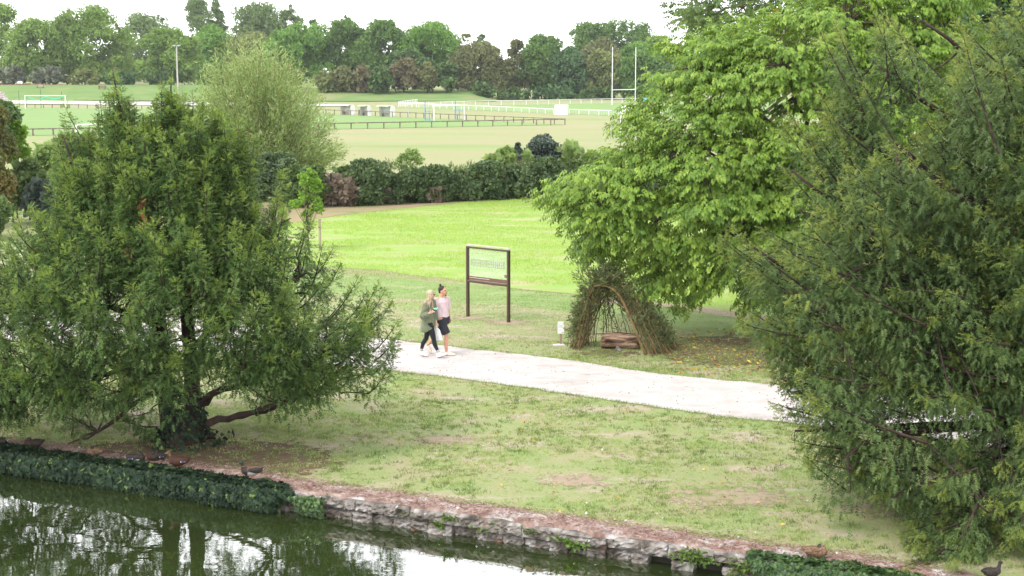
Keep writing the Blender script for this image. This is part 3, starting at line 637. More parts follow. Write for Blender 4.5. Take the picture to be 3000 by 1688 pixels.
# ---------------------------------------------------------------- broadleaf tree
def broadleaf(name, u0, Yt, poly, label, ncl, mleaf, mb_, seed, tmpl, per, size, depth, front=.6, limbs_n=16, spread=.55, hub_v=None, trunk_r=.28, odd=None, droop=.5, flat=.30, zmin=.8, tips=(), cat="tree", group=None, names=("crown", "trunk")):
    rg = np.random.default_rng(seed); base = np.array([D(u0, 900, Yt)[0], Yt, 0.0]); s = pxm(Yt)
    tags = dict(label=label, category=cat)
    if group: tags['group'] = group
    root = empty(name, base, **tags)
    uv = sample_px(rg, poly, ncl); lo, hi = span(poly, uv[:, 1]); c = (lo + hi) / 2; hw = (hi - lo) / 2
    q = np.clip((uv[:, 0] - c) / np.maximum(hw, 1), -1, 1); vt = np.array(poly)[:, 1]; vm = (vt.min() + vt.max()) / 2; qv = np.clip((uv[:, 1] - vm) / ((vt.max() - vt.min()) / 2), -1, 1)
    e = np.sqrt(np.clip(1 - q * q * .9, .08, 1)) * np.sqrt(np.clip(1 - qv * qv * .75, .1, 1))
    dy = np.where(rg.random(ncl) < front, -1, 1) * depth * e * rg.uniform(.2, 1, ncl) ** .6
    T = D(uv[:, 0], uv[:, 1], Yt + dy)
    if len(tips): T = np.vstack([T, D([a[0] for a in tips], [a[1] for a in tips], Yt + rg.uniform(-.6, .2, len(tips)) * depth)])
    T = T[T[:, 2] > zmin]; N = len(T)
    top = T[:, 2].max(); hub = base + np.array([0, 0, max(1.2, top * .28)])
    bk = MB(); tr = np.array([base, base + [.08, 0, hub[2] * .5], hub, base + [.2, .1, top * .55], base + [-.1, 0, top * .8]]); bk.tube(tr, [trunk_r, trunk_r * .8, trunk_r * .75, trunk_r * .45, trunk_r * .15], 9)
    # limbs to k centres, then twigs
    cen = T[rg.choice(N, limbs_n, False)] * .82 + np.array([base[0], base[1], top * .45]) * .18
    for _ in range(4):
        a = np.argmin(((T[:, None] - cen[None]) ** 2).sum(-1), 1); cen = np.array([T[a == k].mean(0) if (a == k).any() else cen[k] for k in range(limbs_n)])
    P = []
    for k in range(limbs_n):
        z0 = min(max(hub[2] * .8, cen[k][2] - .8 * np.linalg.norm((cen[k] - base)[:2])), top * .75); a0 = np.array([np.interp(z0, tr[:, 2], tr[:, c_]) for c_ in (0, 1)] + [z0])
        q_ = bez(a0, (a0 + cen[k]) / 2 + [0, 0, .3], cen[k], 9); q_[1:] += rg.normal(size=(8, 3)) * .05; bk.tube(q_, np.linspace(trunk_r * .33, .03, 9), 6); P.append(q_)
    P = np.vstack(P); fo = MB(); TW = []; n_seg = 7
    d2 = np.array([np.argmin(((P - t_) ** 2).sum(1)) for t_ in T]); A = P[d2]
    mid = (A + T) / 2 + rg.normal(size=(N, 3)) * .12 + np.array([0, 0, .12])
    for k in range(N): bk.tube(bez(A[k], mid[k], T[k], 5), np.linspace(.022, .006, 5) * (trunk_r / .28), 4, cap=False)
    cdir = nrm(T - mid); out = nrm(T - (base + np.array([0, 0, top * .45])))
    idx = np.repeat(np.arange(N), per); n = len(idx)
    # leaves sit in flat sprays about the shoot end
    a1 = nrm(cdir[idx] * .6 + out[idx] * .5 + rg.normal(size=(n, 3)) * .1); a1[:, 2] *= .5; a1 = nrm(a1)
    sd = nrm(np.cross(a1, [0, 0, 1.0])); f = rg.normal(size=n) * spread * .55; g = rg.uniform(-1, .6, n) * spread
    p = T[idx] + a1 * g[:, None] + sd * f[:, None] + np.stack([0 * f, 0 * f, rg.normal(size=n) * spread * flat - .16 * np.abs(f)], 1)
    d = a1 * .8 + sd * np.sign(f)[:, None] * .55 + rg.normal(size=(n, 3)) * .28 - np.array([0, 0, 1.0]) * (droop * rg.uniform(.4, 1.3, n))[:, None]
    zz = np.array([0, 0, 1.0]) + a1 * .35 + rg.normal(size=(n, 3)) * .3
    r = np.clip(rg.random(n) * .75 + rg.random(N)[idx] * .25, 0, 1)
    fo.inst(tmpl, p, d, zz, size * rg.uniform(.75, 1.25, n), r, 0)
    fo.build(names[0], mleaf, root).location = -Vector(root.location); bk.build(names[1], mb_, root, smooth=True).location = -Vector(root.location); return root

# ---------------------------------------------------------------- far trees and bushes made of leafy lobes
def blob_tree(name, u0, u1, v0, v1, Y, label, mleaf, seed, cat="tree", group=None, n=3200, leaf=.45, lobes=26, trunk=True, shape=1.0, base_v=None, lift=.12, gap=0.0, tr=.22, dirup=.0, tm=CLUMP, depth=None, mb_=None, branchy=0, crown="crown", fill=True, rk=1.0):
    """crown fills the traced box at distance Y; lobes of leaves at different sizes give an uneven outline"""
    rg = np.random.default_rng(seed); uc = (u0 + u1) / 2; s = pxm(Y)
    x = D(uc, 800, Y)[0]; zg = float(hgt(x, Y)); top = D(uc, v0, Y)[2]; bot = max(D(uc, v1, Y)[2], zg + (.0 if not trunk else .3)); w = (u1 - u0) / s / 2; dpt = depth or w * .8
    base = np.array([x, Y, zg]); tags = dict(label=label, category=cat)
    if group: tags['group'] = group
    cz = (top + bot) / 2; hz = (top - bot) / 2
    C = nrm(rg.normal(size=(lobes, 3))) * (rg.random((lobes, 1)) ** .35) * .88; rad = rg.uniform(.15, .46, lobes) * rk
    C = np.sign(C) * np.abs(C) ** .8
    C[:, 2] = C[:, 2] * (1 if shape >= 1 else shape); wz = 1 - (np.clip(C[:, 2], -1, 1) * .5 + .5) ** 2 * (.35 if shape <= 1 else .8 * (shape - .6)); C[:, 0] *= wz; C[:, 1] *= wz
    sc = np.array([w, dpt, hz]); rm = min(w, hz) * .95; rl = rad * rm
    Cw = np.array([x, Y, cz]) + C * sc
    # clamp lobes inside the box
    Cw[:, 2] = np.clip(Cw[:, 2], bot + rl * .7, top - rl * .75); Cw[:, 0] = np.clip(Cw[:, 0], x - w + rl * .8, x + w - rl * .8)
    if lobes > 4: Cw[0] = [x + rg.uniform(-.15, .15) * w, Y, top - rl[0] * .8]
    k = rg.choice(lobes, n, p=rl ** 2 / (rl ** 2).sum()); u = nrm(rg.normal(size=(n, 3))); u[:, 2] = np.where((u[:, 2] < -.3) & (rg.random(n) < .6), -u[:, 2], u[:, 2])
    rr = rl[k] * rg.uniform(.55, 1.12, n) ** .7 * (1 + .25 * (vnoise(u[:, 0] * 3 + k * 7, u[:, 1] * 3 + u[:, 2] * 3, seed) - .5))
    p = Cw[k] + u * rr[:, None] * np.array([1, 1, .85])
    d = u * .5 + rg.normal(size=(n, 3)) * .6 + np.array([0, 0, dirup]); Z = u * 1.0 + np.array([0, 0, .5]) + rg.normal(size=(n, 3)) * .45
    if not trunk: p[:, 2] = np.maximum(p[:, 2], zg + .05)
    r = np.clip(.55 * rg.random(n) + .45 * (rg.random(lobes)[k]), 0, 1)
    fo = MB(); fo.inst(tm, p, d, Z, leaf * rg.uniform(.6, 1.25, n), r, 0)
    if fill and len(p) > 200:
        j = rg.integers(0, n, int(n * .16)); fo.inst(CLUMP, Cw[k[j]] + (p[j] - Cw[k[j]]) * .62, d[j], Z[j], leaf * 2.1 * rg.uniform(.7, 1.2, len(j)), r[j], 0)
    root = empty(name, base, **tags)
    fo.build(crown, mleaf, root).location = -Vector(root.location)
    bk = MB(); h = max(.6, (cz - zg)); lean = rg.normal(size=2) * .05 * h
    bk.tube([base, base + [lean[0] * .3, 0, h * .4], base + [lean[0], lean[1], h * .9]], [tr, tr * .75, tr * .4], 7)
    for q in range(min(lobes, 9)):
        z0 = zg + h * rg.uniform(.35, .85); bk.tube(bez(base + [lean[0] * .5, 0, z0 - zg], (base + [0, 0, z0 - zg] + Cw[q]) / 2 + [0, 0, -.1 * h], Cw[q], 5), np.linspace(tr * .45, tr * .12, 5), 5)
    for q in range(branchy):
        e = Cw[rg.integers(lobes)] + rg.normal(size=3) * rm * .25; bk.tube(bez(base + [0, 0, h * .3], (base + e) / 2 + [0, 0, .2 * h], e, 5), np.linspace(tr * .3, tr * .07, 5), 4)
    bk.build("trunk" if trunk else "stems", mb_ or m_bark2, root, smooth=True).location = -Vector(root.location)
    return root
# ================================================================= far trees
GR = (.060, .105, .030)
m_t_yellow = leafmat("yellow_green_far", (0.105, 0.175, 0.037), (0.173, 0.281, 0.053), (0.259, 0.385, 0.081), .35, .30)
m_t_olive = leafmat("olive_far", (.10, .135, .045), (.175, .215, .065), (.27, .30, .10), .3, .3)
m_t_bright = leafmat("bright_green_far", (0.086, 0.178, 0.030), (0.140, 0.278, 0.043), (0.203, 0.367, 0.066), .35, .3)
m_t_mid = leafmat("mid_green_far", (0.072, 0.139, 0.030), (0.111, 0.209, 0.041), (0.164, 0.281, 0.061), .3, .3)
m_t_dark = leafmat("dark_green_far", (0.057, 0.104, 0.030), (0.086, 0.156, 0.041), (0.125, 0.212, 0.058), .22, .3)
m_t_grey = leafmat("grey_green_far", (0.091, 0.146, 0.049), (0.149, 0.226, 0.076), (0.223, 0.325, 0.113), .25, .3)
m_t_blue = leafmat("blue_green_far", (0.058, 0.114, 0.041), (0.083, 0.165, 0.058), (0.128, 0.232, 0.086), .2, .35)
m_t_brown = leafmat("brown_green_far", (.085, .105, .040), (.155, .175, .060), (.23, .25, .10), .25, .3)
m_t_red = leafmat("reddish_far", (.095, .095, .040), (.17, .145, .070), (.21, .22, .08), .2, .45)
m_t_brush = leafmat("grey_brush", (.10, .115, .075), (.17, .19, .125), (.25, .27, .18), .2, .3)
FT = "trees along the far side of the sports ground"; FB = "bushes at the foot of the far trees"
# name, u0,u1,v0,v1, Y, material, label, lobes, n, extra
far = [
 ("broadleaf_tree", -60, 92, 5, 235, 385, m_t_yellow, "tall yellow-green tree at the far left edge of the treeline", 30, {}),
 ("broadleaf_tree", 62, 200, 56, 236, 372, m_t_yellow, "thin olive-yellow tree with bare forked trunk behind the left football goal", 40, dict(branchy=3, n=4200)),
 ("broadleaf_tree", 184, 402, 18, 240, 380, m_t_yellow, "widest pale yellow-green tree above the brown bench", 46, dict(n=6500, branchy=6)),
 ("willow_tree", 362, 550, 44, 240, 430, m_t_grey, "grey-green rounded willow rising behind the light mast", 34, dict(n=5000)),
 ("broadleaf_tree", 424, 590, 86, 245, 370, m_t_yellow, "pale green round tree just behind the light mast", 34, dict(n=4600)),
 ("poplar_tree", 566, 640, -25, 230, 440, m_t_grey, "taller left poplar of the pair cut by the top of the picture", 26, dict(dirup=1.2, shape=1.25, n=3800, leaf=.4)),
 ("poplar_tree", 632, 684, 0, 230, 446, m_t_grey, "slimmer right poplar of the pair", 22, dict(dirup=1.2, shape=1.25, n=2600, leaf=.4)),
 ("broadleaf_tree", 570, 700, 74, 240, 392, m_t_bright, "light green tree below the two poplars", 24, {}),
 ("poplar_tree", 700, 842, 8, 235, 440, m_t_grey, "broad grey-green poplar with feathery top right of the slim pair", 34, dict(dirup=.8, n=5200)),
 ("poplar_tree", 828, 900, 18, 235, 446, m_t_grey, "narrow grey poplar beside the broad feathery one", 20, dict(dirup=.9, n=2600)),
 ("broadleaf_tree", 690, 800, 98, 240, 385, m_t_olive, "yellowish tree half hidden behind the top of the big willow", 20, {}),
 ("broadleaf_tree", 806, 982, 70, 238, 372, m_t_bright, "bright green dome-shaped tree right of the big willow", 34, dict(n=5600, lobes=34)),
 ("broadleaf_tree", 900, 960, 60, 200, 410, m_t_dark, "dark tree top peeping over the bright green dome", 12, dict(n=1400)),
 ("broadleaf_tree", 968, 1080, 50, 240, 378, m_t_mid, "tall green tree with uneven crown right of the bright dome", 30, dict(n=4600)),
 ("broadleaf_tree", 1064, 1196, 60, 240, 374, m_t_mid, "mid green tree above the rusty bushes", 32, dict(n=5000)),
 ("broadleaf_tree", 1182, 1358, 66, 245, 376, m_t_bright, "broad yellowish-green tree falling away to the right", 38, dict(n=6000)),
 ("broadleaf_tree", 1330, 1395, 100, 240, 392, m_t_olive, "thin twiggy tree at the dip of the treeline", 10, dict(n=700, branchy=14)),
 ("broadleaf_tree", 1380, 1450, 104, 230, 430, m_t_dark, "small dark rounded tree far behind the dip of the treeline", 12, dict(n=1500)),
 ("broadleaf_tree", 1130, 1268, 146, 260, 366, m_t_dark, "dark domed tree in front of the yellowish-green one", 22, dict(n=3000)),
 ("acacia_tree", 1326, 1488, 126, 292, 362, m_t_brown, "brownish-green layered tree with its trunk showing at the end of the bank", 36, dict(n=5200, branchy=8)),
 ("acacia_tree", 1474, 1552, 118, 285, 368, m_t_brown, "slender tree with a bare grey trunk", 20, dict(n=2000, branchy=12)),
 ("broadleaf_tree", 1530, 1640, 104, 290, 366, m_t_mid, "tall dark-hearted tree left of the rugby posts", 30, dict(n=4600)),
 ("cedar_tree", 1622, 1716, 140, 292, 362, m_t_blue, "bluish dark tree nearest the left rugby upright", 26, dict(n=3600)),
 ("broadleaf_tree", 1664, 1786, 66, 220, 440, m_t_mid, "distant dark crown rising high behind the left rugby upright", 26, dict(n=3600)),
 ("broadleaf_tree", 1752, 1890, 58, 225, 444, m_t_mid, "highest distant crown behind the right rugby upright", 28, dict(n=4000)),
 ("broadleaf_tree", 1700, 1806, 112, 250, 385, m_t_brown, "dull brown-green crown between the rugby uprights near their tops", 20, dict(n=2800)),
 ("willow_tree", 1704, 1815, 152, 294, 362, m_t_olive, "soft olive willow seen between the rugby uprights", 26, dict(n=4000, dirup=.6)),
 ("willow_tree", 1800, 1922, 152, 294, 360, m_t_mid, "soft green willow just right of the right rugby upright", 28, dict(n=4400, dirup=.6)),
 ("broadleaf_tree", 1792, 1905, 126, 230, 388, m_t_bright, "light green crown behind the right-hand willow", 20, dict(n=2800)),
 ("broadleaf_tree", 1872, 1985, 106, 250, 395, m_t_yellow, "yellow-green tree partly hidden by the near maple", 20, dict(n=2800)),
 ("broadleaf_tree", 1890, 2080, 180, 290, 375, m_t_dark, "dark tree low behind the left edge of the near maple", 24, dict(n=3000)),
]
for i, (nm, u0, u1, v0, v1, Y, mt, lab, lb, kw) in enumerate(far):
    kw = dict(kw); kw.setdefault('n', 3000); kw.pop('lobes', None); kw.pop('lift', None)
    kw['n'] = int(kw['n'] * 2.6); kw.setdefault('leaf', .52); wd_ = (u1 - u0) * .13
    blob_tree(nm, u0 - wd_, u1 + wd_, v0, v1, Y, lab, mt, 100 + i, group=FT, lobes=int(lb * (3.2 if 'poplar' in nm else 1.6)), **kw)
bushes = [
 (920, 1000, 212, 272, 352, m_t_olive, "olive bush at the left end of the row below the bright dome tree"),
 (985, 1052, 196, 274, 352, m_t_brown, "brown-green bush second in the row on the bank"),
 (1040, 1110, 192, 272, 352, m_t_red, "rusty-topped bush left of the small dark green one"),
 (1092, 1156, 196, 277, 349, m_t_dark, "small dark green bush spilling onto the bank"),
 (1142, 1236, 174, 266, 352, m_t_red, "largest reddish bush in the middle of the bank"),
 (1225, 1290, 188, 266, 352, m_t_brown, "brownish bush right of the largest reddish one"),
 (1280, 1345, 186, 268, 352, m_t_dark, "dark bush at the right end of the bank"),
 (1376, 1450, 246, 292, 352, m_t_dark, "low dark bush in front of the trunk at the end of the bank"),
 (1450, 1560, 262, 294, 352, m_t_dark, "long low dark thicket behind the far white fence"),
 (1550, 1680, 258, 294, 354, m_t_blue, "low blue-green thicket left of the rugby posts"),
 (1680, 1810, 262, 295, 354, m_t_dark, "low dark thicket behind the rugby crossbar"),
 (1800, 1960, 255, 293, 354, m_t_mid, "low green thicket right of the rugby posts"),
 (-20, 120, 196, 246, 366, m_t_brush, "grey thorny brush on the bank at the left edge"),
 (110, 230, 200, 246, 366, m_t_brush, "grey brush behind the left football goal"),
 (215, 330, 208, 247, 366, m_t_olive, "yellowish low brush above the brown bench"),
 (320, 430, 212, 256, 366, m_t_blue, "bluish low hedge behind the top of the left yew"),
 (420, 560, 205, 262, 364, m_t_dark, "dark undergrowth near the foot of the light mast"),
 (552, 720, 195, 270, 362, m_t_mid, "green undergrowth seen through the big willow"),
 (700, 930, 200, 272, 360, m_t_olive, "olive undergrowth right behind the big willow"),
]
for i, (u0, u1, v0, v1, Y, mt, lab) in enumerate(bushes):
    blob_tree("bush", u0, u1, v0, v1, Y, lab, mt, 300 + i, cat="bush", group=FB, n=int(1500 + (u1 - u0) * 11), leaf=.55, lobes=18 + int((u1 - u0) / 7), trunk=False, crown="foliage", depth=4)
# far backing wood so that no horizon shows between the trees
rg = np.random.default_rng(77); wd = MB(); n = 16000
u = rg.uniform(-400, 3500, n); x = (u - 1500) / FPX * 470; tz = 7.5 + 5 * fbm(u / 90, u * 0, 4, 4)
p = np.stack([x, 470 + rg.uniform(-5, 5, n), rg.random(n) * tz], 1)
wd.inst(CLUMP, p, rg.normal(size=(n, 3)), np.array([0, -.6, .8]) + rg.normal(size=(n, 3)) * .5, rg.uniform(.9, 1.6, n), rg.random(n))
wd.build("distant_wood", m_t_dark, kind='stuff', label="distant mass of dark woodland behind the treeline", category="wood")

# ================================================================= sports ground furniture
m_white = plain("white_paint", (.80, .80, .79), .5, .4, 0, .03)
m_wood = surf("weathered_wood", [(.3, (.11, .085, .07)), (.55, (.20, .16, .13)), (.7, (.30, .25, .21))], 2.5, 5, None, .9, .2, 20, layers=[((.42, .22, .10), .7, None, .62, .68)])
m_green_metal = plain("green_metal", (.03, .10, .07), .5); m_blue = plain("blue_metal", (.10, .24, .55), .4)
m_net = plain("turquoise_net", (.06, .55, .40), .7); m_greymetal = plain("grey_metal", (.42, .43, .45), .45, .5, .3)
m_shell = surf("stained_white_shell", [(.3, (.50, .50, .48)), (.6, (.76, .76, .75))], 1.6, 5, None, .6, .1)
m_black = plain("black_plastic", (.02, .02, .022), .5)
def gp(u, v, z=0.0): return G(u, v, z)
def fence(name, pts_px, spacing, h, label, pw, rails, mat, group=None, mesh=None, pmat=None, top=0.0):
    """posts stand where the photograph shows them: straight runs between the given ground points"""
    w = [gp(*p) for p in pts_px]; pts = []
    for a, b in zip(w[:-1], w[1:]):
        n = max(1, int(round(np.linalg.norm(b - a) / spacing))); pts += [a + (b - a) * k / n for k in range(n)]
    pts.append(w[-1]); root = empty(name, w[0], label=label, category="fence")
    if group: root['group'] = group
    inv = -Vector(root.location)
    for k, p in enumerate(pts):
        z0 = float(hgt(p[0], p[1])); m_ = MB(); m_.box([p[0], p[1], z0 + h / 2 - .05], [pw, pw, h + .1 + top]); m_.box([p[0], p[1], z0 + h + top / 2 + .012], [pw * 1.12, pw * 1.12, .02]); m_.build("post", pmat or mat, root).location = inv
    for zr, th, nm in rails:
        m_ = MB(); 
        for a, b in zip(pts[:-1], pts[1:]):
            m_.beam(a + [0, -pw * .5 - th * .3, zr], b + [0, -pw * .5 - th * .3, zr], th * .6, th)
        m_.build(nm, mat, root).location = inv
    if mesh:
        m_ = MB()
        for a, b in zip(pts[:-1], pts[1:]):
            for zz in np.arange(.12, h - .1, .17): m_.beam(a + [0, .03, zz], b + [0, .03, zz], .012)
            L = np.linalg.norm(b - a); 
            for t in np.arange(.2, L, .4): q = a + (b - a) * t / L + [0, .03, 0]; m_.beam(q + [0, 0, .05], q + [0, 0, h - .05], .012)
        m_.build("wire_mesh", mesh, root).location = inv
    return root
WF = "brown post and rail fences round the football pitch"
fence("rail_fence", [(-140, 399), (97, 398), (500, 391), (980, 379.5), (1400, 371), (1655, 366)], 2.15, .78, "brown post and rail fence along the near side of the football pitch", .15, [(.74, .13, "rail")], m_wood, WF)
fence("rail_fence", [(-70, 316), (78, 316), (640, 325), (980, 337), (1150, 343), (1340, 352), (1655, 366)], 2.2, .80, "brown post and rail fence along the far side of the football pitch by the dugouts", .13, [(.76, .10, "rail")], m_wood, WF)
fence("rail_fence", [(-60, 296.3), (330, 298.3), (660, 302)], 3.0, .35, "thin dark low rail on the far side of the white track", .08, [(.33, .10, "rail")], m_wood, WF)
GF = "white railings round the rugby pitch"
m_wire = plain("pale_wire", (.62, .63, .62), .5)
fence("white_railing", [(1168, 313), (1268, 317.5), (1440, 325), (1622, 334)], 2.5, .82, "white mesh railing on the near side of the rugby pitch left of the closed dugout", .08, [(.80, .09, "rail")], m_white, GF, m_wire)
fence("white_railing", [(1668, 335), (1813, 340)], 2.5, .82, "short white mesh railing between the two closed white dugouts", .08, [(.80, .09, "rail")], m_white, GF, m_wire)
fence("white_railing", [(1220, 315), (1393, 310.5), (1542, 308), (1881, 301), (2300, 293)], 3.0, 1.0, "long white railing on the far side of the rugby pitch under the trees", .09, [(.97, .10, "rail")], m_white, GF, m_wire)
fence("white_railing", [(1168, 313), (1222, 305)], 2.0, 1.0, "white gate-like railing closing the left end of the rugby pitch", .10, [(.97, .1, "rail"), (.5, .06, "rail")], m_white, GF)

def goal(u, v, w, h, ang, label, net=None, blue=False):
    c = gp(u, v); root = empty("football_goal", c, ang, label=label, category="goal", group="white football goals")
    for sx in (-1, 1): m_ = MB(); m_.tube([[sx * w / 2, 0, -.05], [sx * w / 2, 0, h]], .07, 10); m_.build("post", m_white, root)
    m_ = MB(); m_.tube([[-w / 2 - .07, 0, h], [w / 2 + .07, 0, h]], .07, 10); m_.build("crossbar", m_white, root)
    m_ = MB()
    for sx in (-1, 1): m_.tube([[sx * w / 2, .05, h - .03], [sx * w / 2, .9, h - .05], [sx * w / 2, 1.9, .05]], .02, 6)
    m_.build("net_support", m_greymetal, root)
    if blue:
        for sx in (-1, 1):
            m_ = MB(); x = sx * w / 2
            for y in (0.15, 1.1, 2.0): m_.beam([x, y, .02], [x, y, 1.35], .07)
            m_.beam([x, .15, 1.3], [x, 2.0, 1.3], .07); m_.beam([x, .15, .08], [x, 2.0, .08], .07); m_.beam([x, 2.05, 0], [x, 2.05, 2.65], .10)
            m_.build("side_frame", m_blue, root, label="blue metal side frame with tall rear post")
    return root
g1 = goal(133.5, 320, 7.32, 2.44, 0.0, "frontal white football goal with rolled turquoise net at the far left of the pitch")
th = np.linspace(0, 1, 40); sag = -.55 * np.abs(np.sin(th * 2 * math.pi)) ** .8
nt_ = MB(); nt_.tube(np.stack([-3.5 + th * 6.4, 1.6 + 0 * th, 2.15 + sag + .25 * th], 1), .10, 6); nt_.tube([[-3.6, .1, 2.3], [-3.75, .9, 1.4], [-3.9, 1.7, 1.25]], .07, 5)
nt_.build("net", m_net, g1, label="turquoise net rolled up along the back of the goal")
goal(1316, 353, 5.4, 2.1, R_(40), "angled white football goal with blue metal side frames", blue=True)
goal(815, 368, 6.9, 2.14, 0.0, "white football goal seen through the branches of the big willow")
goal(1878, 395, 4.6, 2.44, R_(6), "white football goal whose left post stands clear of the maple leaves")
goal(287, 445, 7.0, 2.44, R_(76), "white football goal seen nearly edge-on behind the left yew")
for k, (u, v, h) in enumerate(((57, 316, 3.2), (120.5, 317, 3.4), (182, 316, 3.0))):
    c = gp(u, v); m_ = MB(); m_.tube([c, c + [0, 0, h]], .045, 6); m_.ell(c + [0, 0, h], (.06, .06, .06), nu=6, nv=4)
    m_.tube([c + [0, 0, -.02], c + [0, 0, .12]], .09, 6)
    m_.build("net_post", m_green_metal, origin=c, label=("dark green net pole left of the far left goal", "dark green net pole behind the middle of the far left goal", "dark green net pole behind the right half of the far left goal")[k], category="pole", group="green net poles behind the left goal").location = c
c = gp(1197, 346); m_ = MB(); m_.tube([c, c + [0, 0, 2.6]], .05, 6); m_.tube([c, c + [0, 0, .1]], .1, 6); m_.build("thin_pole", m_greymetal, origin=c, label="thin pale grey pole left of the angled goal", category="pole")
# rugby posts
ra, rb = gp(1793, 308), gp(1861, 306); root = empty("rugby_posts", (ra + rb) / 2, label="tall white H-shaped rugby posts in front of the trees", category="rugby posts"); inv = -Vector(root.location)
for p in (ra, rb):
    m_ = MB(); m_.tube([p, p + [0, 0, 3.2], p + [0, 0, 11.6]], [.10, .085, .07], 10); m_.ell(p + [0, 0, 11.6], (.07, .07, .07), nu=8, nv=4); m_.build("upright", m_white, root).location = inv
m_ = MB(); m_.tube([ra + [.1, 0, 3.05], rb + [-.1, 0, 3.05]], .08, 8); m_.build("crossbar", m_white, root).location = inv
# dugouts
def dugout_mesh(root, w, d, h, mat, bench=True):
    th = np.linspace(0, math.pi / 2, 7); r = .55 * d
    prof = [(-.32 * d - .5 * d, h - .10), (-.5 * d, h), (d / 2 - r, h)] + [(d / 2 - r + r * math.sin(a), h - r + r * math.cos(a)) for a in th[1:]] + [(d / 2 + .04, .0)]
    prof = np.array(prof); n = len(prof); inn = prof + np.array([-.05, -.06]); inn[0] = prof[0] + [.02, -.06]; inn[-1, 1] = 0
    m_ = MB(); V = []
    for x in (-w / 2, w / 2):
        V += [[x, y, z] for y, z in prof] + [[x, y, z] for y, z in inn]
    V = np.array(V); k = np.arange(n - 1); a = 2 * n
    m_.add(V, np.concatenate([np.stack([k, k + 1, a + k + 1, a + k], 1), np.stack([n + k + 1, n + k, a + n + k, a + n + k + 1], 1), np.stack([k + 1, k, n + k, n + k + 1], 1), np.stack([a + k, a + k + 1, a + n + k + 1, a + n + k], 1), [[0, a, a + n, n]]]))
    m_.build("shell", mat, root, smooth=False)
    for sx in (-1, 1):
        m_ = MB(); pr = [(-.42 * d, 0), (-.36 * d, h - .06), (d / 2 - r, h - .06)] + [(d / 2 - r + (r - .06) * math.sin(a), h - r + (r - .06) * math.cos(a)) for a in th[1:]] + [(d / 2 - .03, 0)]
        q = len(pr); V = [[sx * (w / 2 - .055), y, z] for y, z in pr] + [[sx * (w / 2 - .02), y, z] for y, z in pr]; m_.add(V, [list(range(q))[::-1]]); m_.f.append((np.array([[q + i for i in range(q)]]), np.array([0])))
        m_.f.append((np.array([[i, (i + 1) % q, q + (i + 1) % q, q + i] for i in range(q)]), np.zeros(q, int))); m_.build("side_panel", mat, root)
    if bench:
        m_ = MB(); m_.box([0, .12 * d, .46], [w - .3, .32, .05]); 
        for sx in (-.38, .38): m_.box([sx * w, .12 * d, .22], [.06, .28, .43])
        m_.build("bench", m_wood, root)
DG = "white team dugouts beside the pitches"
for k, (u, v, w, h, an, lab) in enumerate([(1018, 336.5, 2.5, 1.62, -42, "open white dugout furthest left by the football pitch"), (1071, 339, 1.7, 1.62, -42, "smallest open white dugout in the middle beside the bin"),
     (1133, 342, 2.6, 1.72, -42, "open white dugout furthest right by the football pitch with an orange bench"), (1645, 336, 2.1, 1.55, 172, "closed white dugout seen from behind at the gap in the white railing"), (1838, 341, 2.2, 1.6, 172, "closed white dugout partly covered by maple leaves")]):
    r = empty("dugout", gp(u, v), R_(an), label=lab, category="dugout", group=DG); dugout_mesh(r, w, 1.15, h, m_shell if k < 3 else m_white)
c = gp(1055, 336.5); r = empty("litter_bin", c, label="small black litter bin between the dugouts", category="bin")
m_ = MB(); m_.tube([[0, 0, .03], [0, 0, .75]], [.17, .23], 12); m_.build("body", m_black, r); m_ = MB(); m_.tube([[0, 0, .75], [0, 0, .80]], [.27, .27], 12); m_.build("rim", m_black, r)
# light mast
Yb = 345; b = D(521, 260, Yb); b[2] = float(hgt(b[0], Yb)); r = empty("light_mast", b, label="slim grey floodlight mast rising in front of the left trees", category="lamp post")
zt = D(520, 134, Yb)[2] - b[2]; m_ = MB(); m_.tube([[0, 0, 0], [0, 0, zt * .5], [0, 0, zt]], [.22, .17, .12], 8); m_.build("pole", plain("mast_metal", (.45, .42, .38), .6), r)
for sx in (-1, 1): m_ = MB(); m_.box([sx * .55, -.1, zt + .05], [.75, .5, .22]); m_.box([sx * .55, -.37, zt + .02], [.6, .03, .16]); m_.build("lamp_head", m_greymetal, r)
m_ = MB(); m_.box([0, 0, zt - .1], [1.6, .1, .1]); m_.build("crossarm", m_greymetal, r)
# benches on the bank
m_tan = plain("tan_slats", (.34, .27, .20), .8); m_brn = plain("brown_slats", (.19, .12, .09), .8)
for (u, Y, mt, lab) in ((118, 352, m_tan, "pale wooden bench on the bank above the left goal"), (299, 350, m_brn, "brown wooden bench on the bank right of the left goal")):
    x = D(u, 258, Y)[0]; r = empty("park_bench", (x, Y, float(hgt(x, Y))), label=lab, category="bench", group="benches on the bank")
    m_ = MB(); [m_.box([0, -.18 + k * .15, .45], [1.9, .12, .05]) for k in range(3)]; m_.build("seat", mt, r)
    m_ = MB(); [m_.box([0, .24 + .02 * k, .58 + k * .16], [1.9, .05, .13]) for k in range(3)]; m_.build("backrest", mt, r)
    for sx in (-.7, .7): m_ = MB(); m_.box([sx, -.15, .2], [.08, .08, .46]); m_.box([sx, .22, .45], [.07, .05, .9]); m_.box([sx, .03, .40], [.06, .4, .05]); m_.build("leg", m_black, r)
